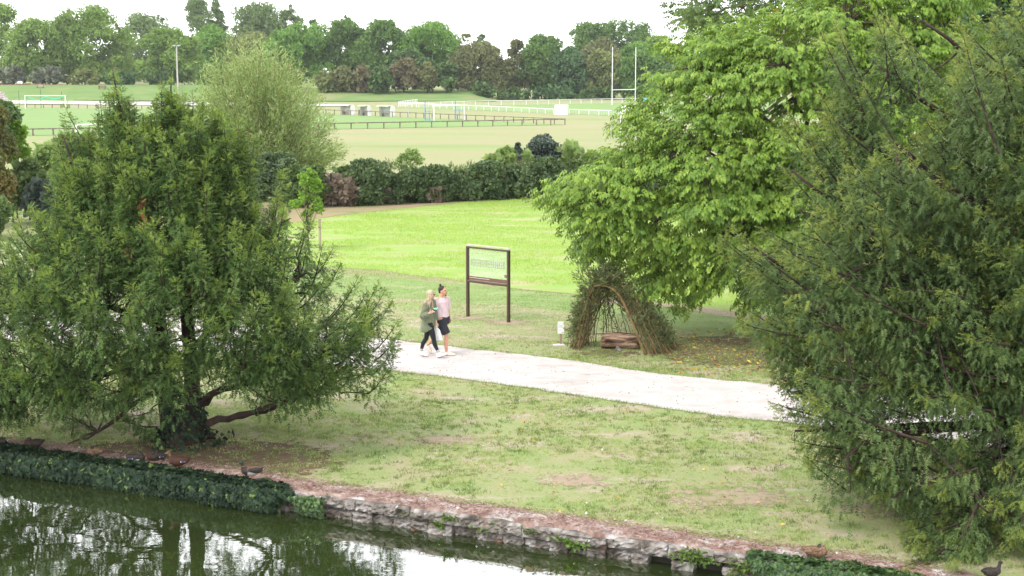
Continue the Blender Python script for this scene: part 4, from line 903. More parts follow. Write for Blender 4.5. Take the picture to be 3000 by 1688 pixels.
# rusty low stone edging along the bank top, and stepped slabs at the left edge
m_rustwall = surf("rusty_stone", [(.3, (.10, .05, .04)), (.5, (.22, .11, .085)), (.7, (.32, .22, .18))], .9, 6, None, .95, .6, 4)
rg = np.random.default_rng(5); m_ = MB(); x0 = D(-60, 250, 361)[0]; x1 = D(275, 250, 361)[0]
x = x0
while x < x1:
    L = rg.uniform(.5, 1.3); hh = rg.uniform(.25, .6) * (1 if x < D(140, 250, 361)[0] else .55); m_.box([x + L / 2, 361 + rg.uniform(-.2, .2), float(hgt(x, 361)) + hh / 2 - .03], [L * .93, .6, hh], rotz(rg.normal() * .05)); x += L
m_.build("stone_edging", m_rustwall, label="rust-brown row of rough stones along the top of the left bank", category="stone row")
c = D(58, 247, 364); m_ = MB(); m_.tube([[c[0] - .75, 364, float(hgt(c[0], 364)) + .55], [c[0] - .3, 364, float(hgt(c[0], 364)) + .8], [c[0] + .4, 364, float(hgt(c[0], 364)) + .8], [c[0] + .8, 364, float(hgt(c[0], 364)) + .58]], [.12, .25, .25, .1], 8)
m_.box([c[0], 364, float(hgt(c[0], 364)) + .35], [1.3, .5, .7]); m_.build("upturned_boat", m_white, label="small white upturned hull lying behind the stone row", category="boat")
m_slab = plain("pinkish_concrete", (.46, .40, .38), .9, .2, 0, .2, 2); m_ = MB()
for k in range(6): m_.box([D(-14 + 0 * k, 280, 320)[0] - .5 + .35 * (5 - k), 318 + .5 * k, .20 + .42 * k], [5.2 - .3 * k, .9, .30]); m_.box([D(-14, 280, 320)[0] - .5, 318.3 + .5 * k, .42 * k], [4.4, .7, .2])
m_.build("concrete_steps", m_slab, label="pinkish stepped concrete terrace at the left edge above the goal", category="steps")
m_teal = plain("teal_cloth", (.05, .42, .36), .7); c = gp(1892, 303); m_ = MB(); m_.chain([((0, 0, .35), .45), ((.1, 0, .8), .38), ((.35, 0, .9), .25)], 8); m_.chain([((.5, 0, .3), .22), ((.9, 0, .35), .16)], 8)
o = m_.build("covered_roller", m_teal, label="teal tarpaulin bundle at the white railing behind the maple leaves", category="tarpaulin bundle"); o.location = c; remesh(o, .05, 1, lambda v: v + (np.stack([vnoise(v[:, 0] * 6, v[:, 2] * 6, 1), vnoise(v[:, 1] * 6, v[:, 2] * 6, 2), vnoise(v[:, 0] * 6, v[:, 1] * 6, 3)], 1) - .5) * .14)
# dry tussock patch at the end of the white track
# ================================================================= middle distance: willow, hedge, shrubs
m_wil = leafmat("willow_leaves", (.15, .22, .060), (.26, .36, .115), (.42, .50, .22), .45, .5, .45, .4, odd=(.30, .19, .08), oddat=.985)
m_wstem = surf("willow_stems", [(.3, (.10, .085, .035)), (.7, (.22, .18, .08))], 2, 4, None, .8)
def willow():
    rg = np.random.default_rng(21); Y = 88.0; s = pxm(Y); base = np.array([D(800, 540, Y)[0], Y, 0.0])
    root = empty("willow_tree", base, label="large feathery pale green willow with many thin stems beyond the left yew", category="tree")
    poly = [(575, 235), (590, 190), (640, 140), (700, 118), (790, 118), (845, 140), (885, 205), (930, 260), (968, 330), (985, 395), (1018, 440), (1005, 480), (940, 500), (880, 520), (800, 535), (740, 520), (690, 470), (640, 400), (585, 320), (568, 270)]
    N = 620; uv = sample_px(rg, poly, N); lo, hi = span(poly, uv[:, 1]); c = (lo + hi) / 2; q = (uv[:, 0] - c) / np.maximum((hi - lo) / 2, 1)
    dy = rg.uniform(-1, 1, N) * np.sqrt(np.clip(1 - q * q, .05, 1)) * np.maximum((hi - lo) / 2 / s, .5) * .8
    T = D(uv[:, 0], uv[:, 1], Y + dy); T = T[T[:, 2] > .5]; N = len(T)
    hub = base + np.stack([rg.normal(size=N) * .5, rg.normal(size=N) * .5, .2 + 0 * rg.random(N)], 1) + np.stack([(T[:, 0] - base[0]) * .12, 0 * T[:, 0], 0 * T[:, 0]], 1)
    ctl = hub * .45 + T * .55; ctl[:, 2] = hub[:, 2] + (T[:, 2] - hub[:, 2]) * rg.uniform(.35, .6, N); ctl[:, 0] += (T[:, 0] - base[0]) * -.10
    bk = MB()
    for k in range(0, N): bk.tube(bez(hub[k], ctl[k], T[k], 7), np.linspace(.035 if k % 4 == 0 else .018, .004, 7), 4, cap=False)
    idx = np.repeat(np.arange(N), 60); n = len(idx); t = (.50 + .52 * rg.random(n) ** .8)[:, None]
    p = (1 - t) ** 2 * hub[idx] + 2 * t * (1 - t) * ctl[idx] + t * t * T[idx] + rg.normal(size=(n, 3)) * .16
    ax = nrm(T[idx] - ctl[idx]); d = ax * .9 + rg.normal(size=(n, 3)) * .55 + np.array([.15, 0, -.15])
    ok = p[:, 2] > .3; fo = MB(); fo.inst(SLIM, p[ok], d[ok], rg.normal(size=(ok.sum(), 3)) + [0, -.3, .5], rg.uniform(.20, .36, n)[ok], rg.random(n)[ok])
    fo.build("crown", m_wil, root).location = -Vector(root.location); bk.build("stems", m_wstem, root, smooth=True).location = -Vector(root.location)
willow()
m_h_ivy = leafmat("hedge_ivy", (.040, .072, .030), (.085, .138, .050), (.17, .24, .09), .2, .7, .45, .4, odd=(.24, .15, .09), oddat=.95)
m_h_green = leafmat("hedge_green", (.05, .09, .022), (.095, .155, .04), (.17, .24, .07), .3, .8)
m_h_dry = leafmat("dry_stems", (.10, .075, .05), (.20, .155, .11), (.32, .26, .20), .15, .9)
m_h_pale = leafmat("pale_shrub", (.12, .19, .05), (.21, .31, .09), (.32, .41, .14), .4, .9)
m_h_blue = leafmat("blue_black_shrub", (.035, .055, .042), (.075, .105, .080), (.15, .19, .15), .12, .9)
m_h_lime = leafmat("lime_shrub", (.09, .17, .02), (.17, .31, .035), (.27, .42, .07), .4, .7)
m_h_rust = leafmat("rust_tinted_shrub", (.07, .07, .025), (.14, .16, .04), (.27, .16, .06), .3, .5)
HG = "overgrown bushes of the hedge beyond the crop field"
def gy(v): return float(G(1500, v)[1])
hedge = [
 (838, 960, 505, 612, 610, m_h_green, "low green bush under the willow beside the young tree", dict(leaf=.15)),
 (944, 1042, 515, 607, 607, m_h_dry, "dry brown-grey bush of bare stems at the left end of the hedge", dict(leaf=.16, tm=SLIM, n=4200)),
 (990, 1055, 480, 530, 598, m_h_green, "green tangle on top of the dry bush", dict(leaf=.14, n=1500)),
 (1035, 1135, 482, 606, 604, m_h_ivy, "tall dark ivy-clad bush right of the dry one", {}),
 (1120, 1190, 512, 602, 600, m_h_ivy, "low dark ivy bush below the pale shrub", {}),
 (1180, 1262, 516, 600, 598, m_h_ivy, "low ivy bush with rusty gaps near the middle of the hedge", dict(mat2=1)),
 (1250, 1322, 492, 598, 595, m_h_ivy, "rounded dark ivy bush in the middle of the hedge", {}),
 (1312, 1396, 492, 594, 592, m_h_ivy, "glossy dark ivy bush left of the brown patch", {}),
 (1384, 1470, 486, 590, 588, m_h_ivy, "ivy bush below the scrubby grass clump", {}),
 (1455, 1560, 480, 584, 584, m_h_ivy, "dark ivy bush left of the round blue-black shrub", {}),
 (1540, 1660, 485, 580, 580, m_h_ivy, "dark ivy bush right of the round blue-black shrub", {}),
 (1640, 1790, 478, 576, 577, m_h_green, "green hedge bush meeting the tips of the maple", {}),
 (1780, 1980, 470, 575, 575, m_h_ivy, "hedge bush hidden behind the maple's lower leaves", {}),
 (1430, 1560, 455, 500, 572, m_h_pale, "pale feathery scrub behind the small conifer", dict(tm=SLIM, leaf=.2)),
 (1640, 1700, 420, 500, 568, m_h_pale, "tall thin wild growth right of the round blue-black shrub", dict(tm=SLIM, leaf=.22, n=900, dirup=1.6)),
 (1552, 1628, 414, 498, 566, m_h_blue, "round blue-black shrub standing above the hedge", dict(n=5200)),
 (1700, 1900, 452, 500, 566, m_h_pale, "long pale scrub along the meadow edge", dict(tm=SLIM, leaf=.2)),
 (1262, 1292, 520, 592, 596.5, m_h_dry, "small rusty dry gap of stems right of the low ivy bush", dict(leaf=.14, tm=SLIM, n=1500)),
 (1494, 1530, 490, 560, 580, m_h_dry, "brownish dry stems left of the round blue-black shrub", dict(leaf=.14, tm=SLIM, n=1700)),
 (1128, 1150, 540, 604, 600.5, m_h_dry, "narrow dry brown strip between the tall and the low dark bushes", dict(leaf=.14, tm=SLIM, n=1100)),
 (700, 900, 470, 600, 592, m_h_ivy, "dark bush under the foot of the big willow", {}),
]
for i, (u0, u1, v0, v1, vb, mt, lab, kw) in enumerate(hedge):
    kw = dict(kw); kw.pop('mat2', None); kw.setdefault('n', int(5200 + (u1 - u0) * 70)); kw.setdefault('leaf', .14)
    blob_tree("hedge_bush", u0 - 16, u1 + 16, v0 - 4 + (i * 7 % 5 - 2) * 8, v1, gy(vb) + .9, lab, mt, 500 + i, cat="bush", group=HG, lobes=44 + int((u1 - u0) / 3), trunk=False, crown="foliage", depth=1.3, tr=.05, branchy=10, **kw)
rg = np.random.default_rng(91); q = MB(); n = 2600; u = rg.uniform(1030, 1800, n); vb = np.interp(u, [1030, 1550, 1800], [604, 580, 575]); Yh = np.array([gy(v) for v in vb]) + .9 + rg.normal(size=n) * .6
hz = 1.15 + 1.0 * fbm(u / 26, u * 0, 12, 3) + rg.normal(size=n) * .12; xx = (u - 1500) / FPX * Yh * 1.01
q.inst(SLIM, np.stack([xx, Yh, hz], 1), np.stack([rg.normal(size=n) * .5, rg.normal(size=n) * .5, np.ones(n)], 1), rg.normal(size=(n, 3)) + [0, -.6, .3], rg.uniform(.14, .32, n), rg.random(n)); q.build("hedge_sprouts", m_h_green, kind='stuff', label="loose young shoots and grass stalks along the top of the hedge", category="shoots")
def sapling(name, u, vb, v0, v1, w, label, mt, seed, leaf, n, cat="tree", tm=LEAF, lobes=14, tr=.05, branchy=10, dirup=.5, group=None, crown="crown", rk=.55):
    return blob_tree(name, u - w / 2, u + w / 2, v0, v1, gy(vb), label, mt, seed, cat=cat, n=n, leaf=leaf, lobes=lobes, tr=tr, branchy=branchy, dirup=dirup, tm=tm, group=group, crown=crown, fill=False, rk=rk)
sapling("shrub", 1206, 590, 440, 535, 92, "pale yellow-green shrub standing above the ivy hedge", m_h_pale, 610, .19, 1100, "bush", LEAF, 34, .03, 26, 1.0, crown="foliage")
sapling("small_conifer", 1518, 580, 424, 505, 30, "small dark young conifer above the hedge", m_h_blue, 611, .16, 520, "tree", CLUMP, 7, .03, 8)
for k, (u, vb, h, lab) in enumerate(((971, 606, 1.75, "thin black fence post in the dry end of the hedge"), (947, 605, 1.9, "short black post top among the young tree's leaves"), (39, 652, 2.1, "black fence post under the rust-tinted bush at the left edge"))):
    c = gp(u, vb); m_ = MB(); m_.tube([c, c + [0, 0, h]], .05, 6); m_.ell(c + [0, 0, h], (.055, .055, .03), nu=6, nv=4); m_.build("fence_post", m_black, origin=c, label=lab, category="post", group="black fence posts").location = c
# young staked tree
Yy = gy(735); c = gp(932, 735); sapling("young_tree", 906, 735, 498, 655, 104, "young light green tree with slim grey trunk tied to a stake", m_h_lime, 620, .12, 3400, lobes=46, tr=.035, branchy=18)
m_ = MB(); p = gp(938, 735); m_.tube([p, p + [0, 0, 1.28]], .05, 8); m_.tube([p + [-.02, 0, .93], p + [.0, 0, .96]], .062, 8, m=1); m_.build("tree_stake", [plain("stake_wood", (.33, .27, .22), .9), m_rust], origin=p, label="round wooden stake with a tie beside the young tree", category="stake").location = p
# bushes and garden at the left edge
LG = "bushes at the left edge behind the yew"
for i, (u0, u1, v0, v1, vb, mt, lab, leaf) in enumerate([
  (-120, 60, 270, 640, 668, m_h_rust, "tall rust-tinted bush cut by the left edge", .17), (20, 98, 345, 470, 640, m_h_lime, "fresh green leafy bush spilling right of the rust-tinted one", .17),
  (-60, 82, 300, 420, 650, m_t_dark, "greyish dark bush top below the left goal", .17), (40, 150, 470, 620, 645, m_h_green, "mid green bush in front of the white tunnel", .18),
  (90, 220, 415, 600, 600, m_h_pale, "pale flowering tangle of weeds behind the yew's left shoots", .17), (150, 330, 395, 480, 560, m_h_green, "low green growth along the meadow edge behind the yew", .16),
  (300, 620, 420, 560, 590, m_h_green, "wide green thicket hidden behind the yew's upper crown", .2), (95, 185, 545, 630, 655, m_h_blue, "bush of large blue-green leaves behind the yew", .26),
  (600, 760, 500, 620, 620, m_h_green, "green bush seen through the yew's right shoots", .18), (-160, 40, 560, 690, 700, m_h_green, "dark green low bush at the left edge by the black post", .18)]):
    blob_tree("bush", u0, u1, v0, v1, gy(vb), lab, mt, 640 + i, cat="bush", group=LG, n=int(1800 + (u1 - u0) * (v1 - v0) * .17), leaf=leaf, lobes=26 + int((u1 - u0) / 5), trunk=False, crown="foliage", tr=.05, branchy=8, tm=LEAF)
m_ = MB(); a = gp(-30, 600); Yt_ = gy(575); xa, xb = D(70, 500, Yt_)[0], D(325, 500, Yt_)[0]
xs = np.linspace(xa, xb, 30); th = np.linspace(0, math.pi, 11); Xg, Tg = np.meshgrid(xs, th); rr = .95 + .05 * np.sin(Xg * 5)
V = np.stack([Xg, Yt_ + rr * np.cos(Tg) * -1.0, rr * 1.15 * np.sin(Tg)], -1); nr, nc = Xg.shape; i = np.arange(nr - 1)[:, None] * nc; j = np.arange(nc - 1)[None]
m_.add(V, np.stack([i + j, i + j + 1, i + nc + j + 1, i + nc + j], -1).reshape(-1, 4)); r = empty("garden_tunnel", ((xa + xb) / 2, Yt_, 0), label="low white plastic garden tunnel glimpsed behind the yew's left side", category="garden tunnel")
m_.build("cover", plain("white_plastic", (.70, .70, .70), .4), r, smooth=True).location = -Vector(r.location)
for x in np.linspace(xa, xb, 8): q = MB(); q.tube(np.stack([0 * th + x, Yt_ - 1.01 * np.cos(th), 1.17 * np.sin(th)], 1), .02, 5); q.build("hoop", m_greymetal, r).location = -Vector(r.location)
m_ = MB(); Yr = gy(600)
r = empty("rusty_rail", D(245, 600, Yr), label="rust-red metal frame of two rails glimpsed behind the yew", category="rail"); r.location.z = 0
for v in (484, 495): q = MB(); q.beam(D(188, v, Yr), D(318, v, Yr), .05); q.build("rail", m_rust2 if 'm_rust2' in globals() else plain("rust_paint", (.30, .07, .05), .7), r).location = -Vector(r.location)
for u in (190, 250, 316): q = MB(); t_ = D(u, 482, Yr); q.beam([t_[0], Yr, 0], t_, .05); q.build("post", plain("rust_paint", (.26, .07, .05), .7), r).location = -Vector(r.location)
# ================================================================= the two walkers
m_skin = surf("skin", [(.35, (.56, .29, .19)), (.65, (.66, .36, .25))], 9, 3, None, .55, 0, spec=.3)
m_skinw = surf("fair_skin", [(.35, (.62, .36, .27)), (.65, (.72, .44, .34))], 9, 3, None, .55, 0, spec=.3)
m_lip = plain("lips", (.42, .14, .12), .5); m_eye = plain("eye_dark", (.02, .015, .012), .3)
m_darkhair = surf("dark_hair", [(.3, (.012, .009, .008)), (.7, (.05, .035, .03))], 30, 3, (1, 1, .3), .5)
m_blond = surf("blond_hair", [(.3, (.28, .19, .11)), (.5, (.50, .38, .25)), (.72, (.68, .56, .41))], 16, 4, (1, 1, .12), .5, .4, 40)
m_pink = surf("pale_pink_cotton", [(.3, (.66, .49, .52)), (.7, (.73, .58, .61))], 5, 4, None, .9, .3, 14)
m_shorts = surf("charcoal_cotton", [(.3, (.022, .024, .032)), (.7, (.045, .048, .06))], 7, 4, None, .9, .3, 16)
m_legg = surf("black_leggings", [(.3, (.008, .008, .012)), (.7, (.018, .018, .024))], 8, 3, None, .6, .1)
m_jacket = surf("sage_green_jacket", [(.3, (.11, .13, .08)), (.5, (.18, .205, .13)), (.7, (.25, .275, .19))], 4, 5, None, .9, .5, 12)
m_shoe = plain("white_shoe", (.76, .73, .70), .6); m_sole = plain("grey_sole", (.32, .30, .31), .7); m_cream = plain("cream_shoe", (.70, .62, .54), .6)
def mesh_hand(m_, wrist, d, palm_n, side, curl=.5, s=1.0, thumb=1):
    """palm, four jointed fingers of different lengths and a thumb from the side of the palm"""
    d = nrm(d); n = nrm(palm_n - d * np.dot(palm_n, d)); t = np.cross(d, n) * side
    w = np.asarray(wrist, float); R = np.stack([d, t, n], 1)
    m_.ell(w + d * .045 * s, (.052 * s, .038 * s, .016 * s), R, nu=12, nv=8)
    m_.chain([(w - d * .02, .024 * s), (w + d * .03 * s, .024 * s)], 8)
    for k, (o, L) in enumerate(((.030, .070), (.010, .080), (-.010, .074), (-.029, .058))):
        a = w + d * .082 * s + t * o * s; c1 = curl * (.7 + .08 * k); p = [a]; dd = d
        for q, f in enumerate((.45, .32, .25)):
            ang = c1 * (q + .6) * .75; dd = d * math.cos(ang) + n * math.sin(ang); p.append(p[-1] + dd * L * f * s)
        m_.chain([(x, r * s) for x, r in zip(p, (.0105, .0098, .009, .0078))], 7)
    a = w + d * .022 * s + t * .033 * s
    m_.chain([(a, .013 * s), (a + (d * .5 + t * .6 * thumb + n * .35) * .038 * s, .0115 * s), (a + (d * .85 + t * .5 * thumb + n * .6) * .062 * s, .0095 * s)], 7)
def head(m_, c, yaw, s=1.0, tilt=0.0):
    """skull, jaw, nose, brow, ears; faces along yaw"""
    f = np.array([math.cos(yaw), math.sin(yaw), tilt]); f = nrm(f); l = nrm(np.cross([0, 0, 1], f)); u = np.cross(f, l); R = np.stack([f, l, u], 1); c = np.asarray(c, float)
    P = lambda x, y, z: c + (f * x + l * y + u * z) * s
    m_.ell(P(-.008, 0, .028), (.098 * s, .078 * s, .096 * s), R, nu=16, nv=12); m_.ell(P(.022, 0, -.038), (.072 * s, .060 * s, .082 * s), R, nu=14, nv=10)
    m_.ell(P(.060, 0, -.092), (.026 * s, .026 * s, .022 * s), R); m_.chain([(P(.088, 0, .018), .009 * s), (P(.103, 0, -.012), .013 * s), (P(.100, 0, -.022), .013 * s)], 8)
    m_.ell(P(.080, 0, .034), (.018 * s, .052 * s, .011 * s), R); m_.ell(P(.083, 0, -.058), (.015 * s, .026 * s, .010 * s), R)
    for y in (-1, 1): m_.ell(P(-.005, y * .080, -.008), (.022 * s, .010 * s, .032 * s), R); m_.ell(P(.058, y * .042, -.03), (.028 * s, .022 * s, .028 * s), R)
    return P, R
def face_paint(o, P, s, base=0):
    e = [P(.084, .032, .012), P(.084, -.032, .012)]; mo = P(.096, 0, -.060)
    def fn(c):
        r = np.zeros(len(c), int)
        for q in e: r[np.linalg.norm(c - q, axis=1) < .017 * s] = 1
        d = c - mo; r[(np.linalg.norm(d, axis=1) < .026 * s) & (np.abs(d[:, 2]) < .008 * s)] = 2
        return r
    paint(o, fn)
def shoe(root, heel, toe, mat, w=.05, h=.085, chunky=1.0, name="shoe"):
    heel = np.asarray(heel, float); toe = np.asarray(toe, float); d = toe - heel; L = np.linalg.norm(d); d = d / L; l = nrm(np.cross([0, 0, 1.0], d)); u = np.cross(d, l); R = np.stack([d, l, u], 1)
    m_ = MB(); pos = lambda x, z, y=0: heel + d * x * L + u * z + l * y
    m_.chain([(pos(.10, .045), .040), (pos(.35, .045), .041), (pos(.62, .037), .043), (pos(.85, .028), .036), (pos(.97, .022), .024)], 12)
    m_.ell(pos(.14, .075), (.042, .038, .045), R); m_.ell(pos(.34, .075), (.06, .034, .035), R)
    m_.ell(pos(.5, .016 * chunky), (L * .55, .050 * chunky, .022 * chunky), R, nu=20, nv=8)
    o = m_.build(name, [mat, m_sole], root); remesh(o, .006, 2)
    paint(o, lambda c: (((c - heel) @ u) < .016 * chunky).astype(int))
    return o
def folds(amp, f=9, seed=0):
    def g(v):
        n = fbm(v[:, 0] * f + v[:, 1] * f * .7, v[:, 2] * f * .45, seed, 3) - .5; n2 = fbm(v[:, 1] * f, v[:, 2] * f * .6 + v[:, 0] * 3, seed + 3, 3) - .5
        c = v.mean(0); d = v - c; d[:, 2] = 0; d = nrm(d); return v + d * (n * amp)[:, None] * 2 + np.stack([0 * n, n2 * amp, 0 * n], 1)
    return g
def man():
    g = G(1300, 1041); root = empty("person", g + [0, 0, .016], R_(-6), label="man in pale pink T-shirt and charcoal shorts with a topknot, walking and looking right", category="person")
    b = MB()
    hp, wa, ch, nk = (-.01, 0, .93), (-.03, 0, 1.08), (-.05, .0, 1.33), (-.055, .0, 1.47); hd = np.array([-.01, .0, 1.635])
    SR, SL = (-.19, -.11, 1.42), (.07, .16, 1.42); HR, HL = (-.05, -.085, .91), (.03, .085, .91)
    KR, AR = (.09, -.085, .50), (.085, -.085, .10); KL, AL = (-.12, .09, .50), (-.43, .10, .23)
    ER, WR = (-.25, -.17, 1.12), (-.205, -.20, .88); EL, WL = (.085, .215, 1.13), (.115, .14, .935)
    yaw = -.82
    b.loft([((hp[0], 0, .84), .10, .15, yaw), ((hp[0], 0, .93), .125, .17, yaw), ((-.02, 0, 1.06), .105, .148, yaw), ((-.04, 0, 1.22), .12, .165, yaw), ((-.055, 0, 1.36), .12, .185, yaw), ((-.06, .01, 1.43), .085, .15, yaw), ((-.058, 0, 1.47), .06, .07, yaw)])
    b.chain([(SR, .062), (ER, .046), (WR, .029)]); b.chain([(SL, .062), (EL, .046), (WL, .029)])
    b.chain([((-.12, -.06, 1.42), .07), (SR, .062)]); b.chain([((0, .08, 1.42), .07), (SL, .062)])
    b.chain([(HR, .10), (KR, .057), (np.array(KR) * .45 + np.array(AR) * .55 + [-.02, 0, .06], .058), (AR, .038)])
    b.chain([(HL, .10), (KL, .057), (np.array(KL) * .55 + np.array(AL) * .45 + [-.03, 0, 0], .058), (AL, .038)])
    b.chain([((-.055, 0, 1.42), .06), (nk, .056), (hd + [-.02, 0, -.07], .056)])
    mesh_hand(b, WR, (.05, .02, -1), (.3, .9, 0), 1, .75); mesh_hand(b, WL, (.45, -.3, -.85), (-.5, -.8, -.2), -1, .7)
    P, R = head(b, hd, R_(-18), 1.0, .02)
    o = b.build("body", [m_skin, m_eye, m_lip], root); remesh(o, .0065, 3); face_paint(o, P, 1.0)
    h = MB(); h.ell(P(-.026, 0, .046), (.100, .086, .092), R, nu=20, nv=14); h.ell(P(-.062, 0, -.012), (.055, .070, .062), R, nu=16, nv=10); h.chain([(P(-.065, 0, .125), .022), (P(-.07, 0, .15), .032)], 10)
    o = h.build("hair", m_darkhair, root); remesh(o, .006, 1, lambda v: v + (fbm(v[:, 0] * 90, v[:, 2] * 90, 2)[:, None] - .5) * .008)
    h = MB(); h.ell(P(.074, 0, -.105), (.020, .022, .026), R); h.ell(P(.101, 0, -.046), (.007, .024, .006), R); h.build("beard", m_darkhair, root, smooth=True)
    s = MB()  # T-shirt
    s.loft([((-.005, 0, .845), .145, .178, yaw), ((-.01, 0, .95), .140, .175, yaw), ((-.03, 0, 1.10), .132, .172, yaw), ((-.045, 0, 1.25), .138, .186, yaw), ((-.055, .0, 1.36), .138, .205, yaw), ((-.06, .01, 1.435), .105, .175, yaw), ((-.06, 0, 1.475), .072, .085, yaw)], sides=28)
    for (S, E) in ((SR, ER), (SL, EL)):
        S = np.array(S); E = np.array(E); s.tube([S + (S - E) * .05, S * .5 + E * .5, S * .12 + E * .88], [.078, .080, .084], 14); s.ell(S, (.078, .078, .07))
    o = s.build("t_shirt", m_pink, root); remesh(o, .009, 2, folds(.024, 8, 3))
    s = MB()
    s.loft([((.0, 0, .99), .128, .165, yaw), ((0, 0, .88), .145, .178, yaw), ((0, 0, .80), .13, .165, yaw)], sides=28)
    KR_, KL_, HR_, HL_ = map(np.array, (KR, KL, HR, HL))
    s.tube([HR_ + [0, 0, .02], HR_ * .5 + KR_ * .5, HR_ * .06 + KR_ * .94 + [0, 0, .03]], [.122, .112, .110], 18); s.tube([HL_ + [0, 0, .02], HL_ * .5 + KL_ * .5, HL_ * .08 + KL_ * .92 + [0, 0, .02]], [.118, .108, .104], 18)
    o = s.build("shorts", m_shorts, root); remesh(o, .009, 1, folds(.012, 9, 5))
    shoe(root, (.045, -.085, .0), (.31, -.10, .0), m_cream); shoe(root, (-.475, .10, .155), (-.345, .09, -.01), m_cream)
    w = MB(); W = np.array(WL); dd = nrm(np.array(WL) - np.array(EL)); w.tube([W - dd * .035, W - dd * .005], [.034, .034], 12); w.ell(W - dd * .02 + [.01, -.03, 0], (.02, .012, .02)); w.build("wristwatch", m_black, root, smooth=True)
    return root
def woman():
    g = G(1258, 1048); root = empty("person", g + [0, 0, .016], R_(-4), label="long-haired blond woman in sage green jacket and black leggings walking with a drink", category="person")
    b = MB(); hd = np.array([.06, 0, 1.585]); yaw = -.45
    SR, SL = (-.04, -.155, 1.375), (.08, .155, 1.375); ER, WR = (-.12, -.25, 1.08), (.045, -.285, 1.17); EL, WL = (.12, .20, 1.08), (.155, .12, .86)
    HR, HL = (.02, -.075, .87), (-.01, .075, .87); KR, AR = (.125, -.075, .46), (.235, -.08, .145); KL, AL = (-.085, .075, .47), (-.225, .08, .15)
    b.loft([((0, 0, .80), .10, .145, yaw), ((0, 0, .90), .115, .165, yaw), ((.01, 0, 1.04), .088, .12, yaw), ((.02, 0, 1.2), .105, .14, yaw), ((.03, 0, 1.32), .10, .155, yaw), ((.035, 0, 1.395), .07, .12, yaw), ((.04, 0, 1.43), .048, .055, yaw)])
    b.chain([((0, -.06, 1.37), .06), (SR, .052), (ER, .040), (WR, .025)]); b.chain([((.05, .06, 1.37), .06), (SL, .052), (EL, .040), (WL, .025)])
    b.chain([(HR, .092), (KR, .052), (np.array(KR) * .6 + np.array(AR) * .4 + [-.02, 0, 0], .050), (AR, .032)]); b.chain([(HL, .092), (KL, .052), (np.array(KL) * .6 + np.array(AL) * .4 + [-.025, 0, 0], .050), (AL, .032)])
    b.chain([((.035, 0, 1.40), .05), ((.045, 0, 1.46), .045), (hd + [-.01, 0, -.06], .046)])
    mesh_hand(b, WR, (.9, .05, .35), (.1, .8, .3), 1, 1.0, .92); mesh_hand(b, WL, (.1, -.1, -1), (.2, -.9, 0), -1, .95, .92)
    P, R = head(b, hd, R_(16), .95, -.05)
    o = b.build("body", [m_skinw, m_eye, m_lip], root); remesh(o, .0065, 3); face_paint(o, P, .95)
    h = MB(); h.ell(P(-.026, 0, .036), (.104, .090, .098), R, nu=20, nv=14); h.ell(P(-.055, 0, -.03), (.065, .082, .10), R, nu=18, nv=12); h.ell(P(-.01, -.07, -.02), (.055, .022, .075), R); h.ell(P(-.01, .07, -.02), (.055, .022, .075), R)
    rg = np.random.default_rng(4)
    for k in range(60):   # long locks blown back and down
        a = np.array(P(rg.uniform(-.09, .02), rg.uniform(-.085, .06), rg.uniform(-.10, .0))); e = hd + [rg.uniform(-.25, -.02), rg.uniform(-.25, -.16), rg.uniform(-.36, -.20)]; m1 = (a + e) / 2 + [rg.uniform(.0, .06), -.07, rg.uniform(-.04, .03)]
        h.tube(bez(a, m1, e, 8), np.linspace(.014, .0035, 8) , 6)
    for k in range(9):
        a = np.array(P(-.02, -.07, -.06)); e = hd + [rg.uniform(.03, .07), -.11, rg.uniform(-.42, -.3)]; h.tube(bez(a, (a + e) / 2 + [.03, -.03, 0], e, 7), np.linspace(.013, .004, 7), 6)
    h.build("hair", m_blond, root, smooth=True)
    sg = MB(); sg.ell(P(.088, -.036, .012), (.010, .028, .021), R); sg.ell(P(.088, .036, .012), (.010, .028, .021), R); sg.beam(P(.085, -.062, .016), P(-.01, -.084, .016), .006); sg.build("sunglasses", m_black, root, smooth=True)
    s = MB(); SRa, ERa, WRa, SLa, ELa, WLa = map(np.array, (SR, ER, WR, SL, EL, WL))
    s.loft([((-.05, -.01, .66), .175, .195, yaw), ((-.03, 0, .80), .168, .19, yaw), ((-.01, 0, .95), .150, .18, yaw), ((.005, 0, 1.12), .130, .175, yaw), ((.02, 0, 1.28), .135, .195, yaw), ((.03, 0, 1.375), .105, .165, yaw), ((.04, 0, 1.435), .066, .075, yaw)], sides=30)
    s.tube([SRa, SRa * .5 + ERa * .5, ERa, ERa * .5 + WRa * .5, ERa * .12 + WRa * .88], [.078, .082, .082, .070, .058], 14); s.ell(SRa, (.078,) * 3); s.ell(ERa, (.080,) * 3)
    s.tube([SLa, SLa * .5 + ELa * .5, ELa, ELa * .1 + WLa * .9], [.078, .080, .078, .055], 14); s.ell(SLa, (.078,) * 3)
    s.ell(np.array([.05, -.02, 1.44]), (.075, .075, .03))
    def fl(v):
        v = folds(.036, 8, 9)(v); k = np.clip((1.0 - v[:, 2]) / .35, 0, 1); lift = np.clip((v[:, 0] + .06) / .22, 0, 1) * k   # hem rises to the front
        v[:, 2] += lift * .13; return v
    o = s.build("jacket", m_jacket, root); remesh(o, .009, 2, fl)
    s = MB(); s.loft([((0, 0, 1.0), .105, .145, yaw), ((0, 0, .88), .125, .172, yaw), ((0, 0, .80), .11, .155, yaw)])
    HRa, KRa, ARa, HLa, KLa, ALa = map(np.array, (HR, KR, AR, HL, KL, AL))
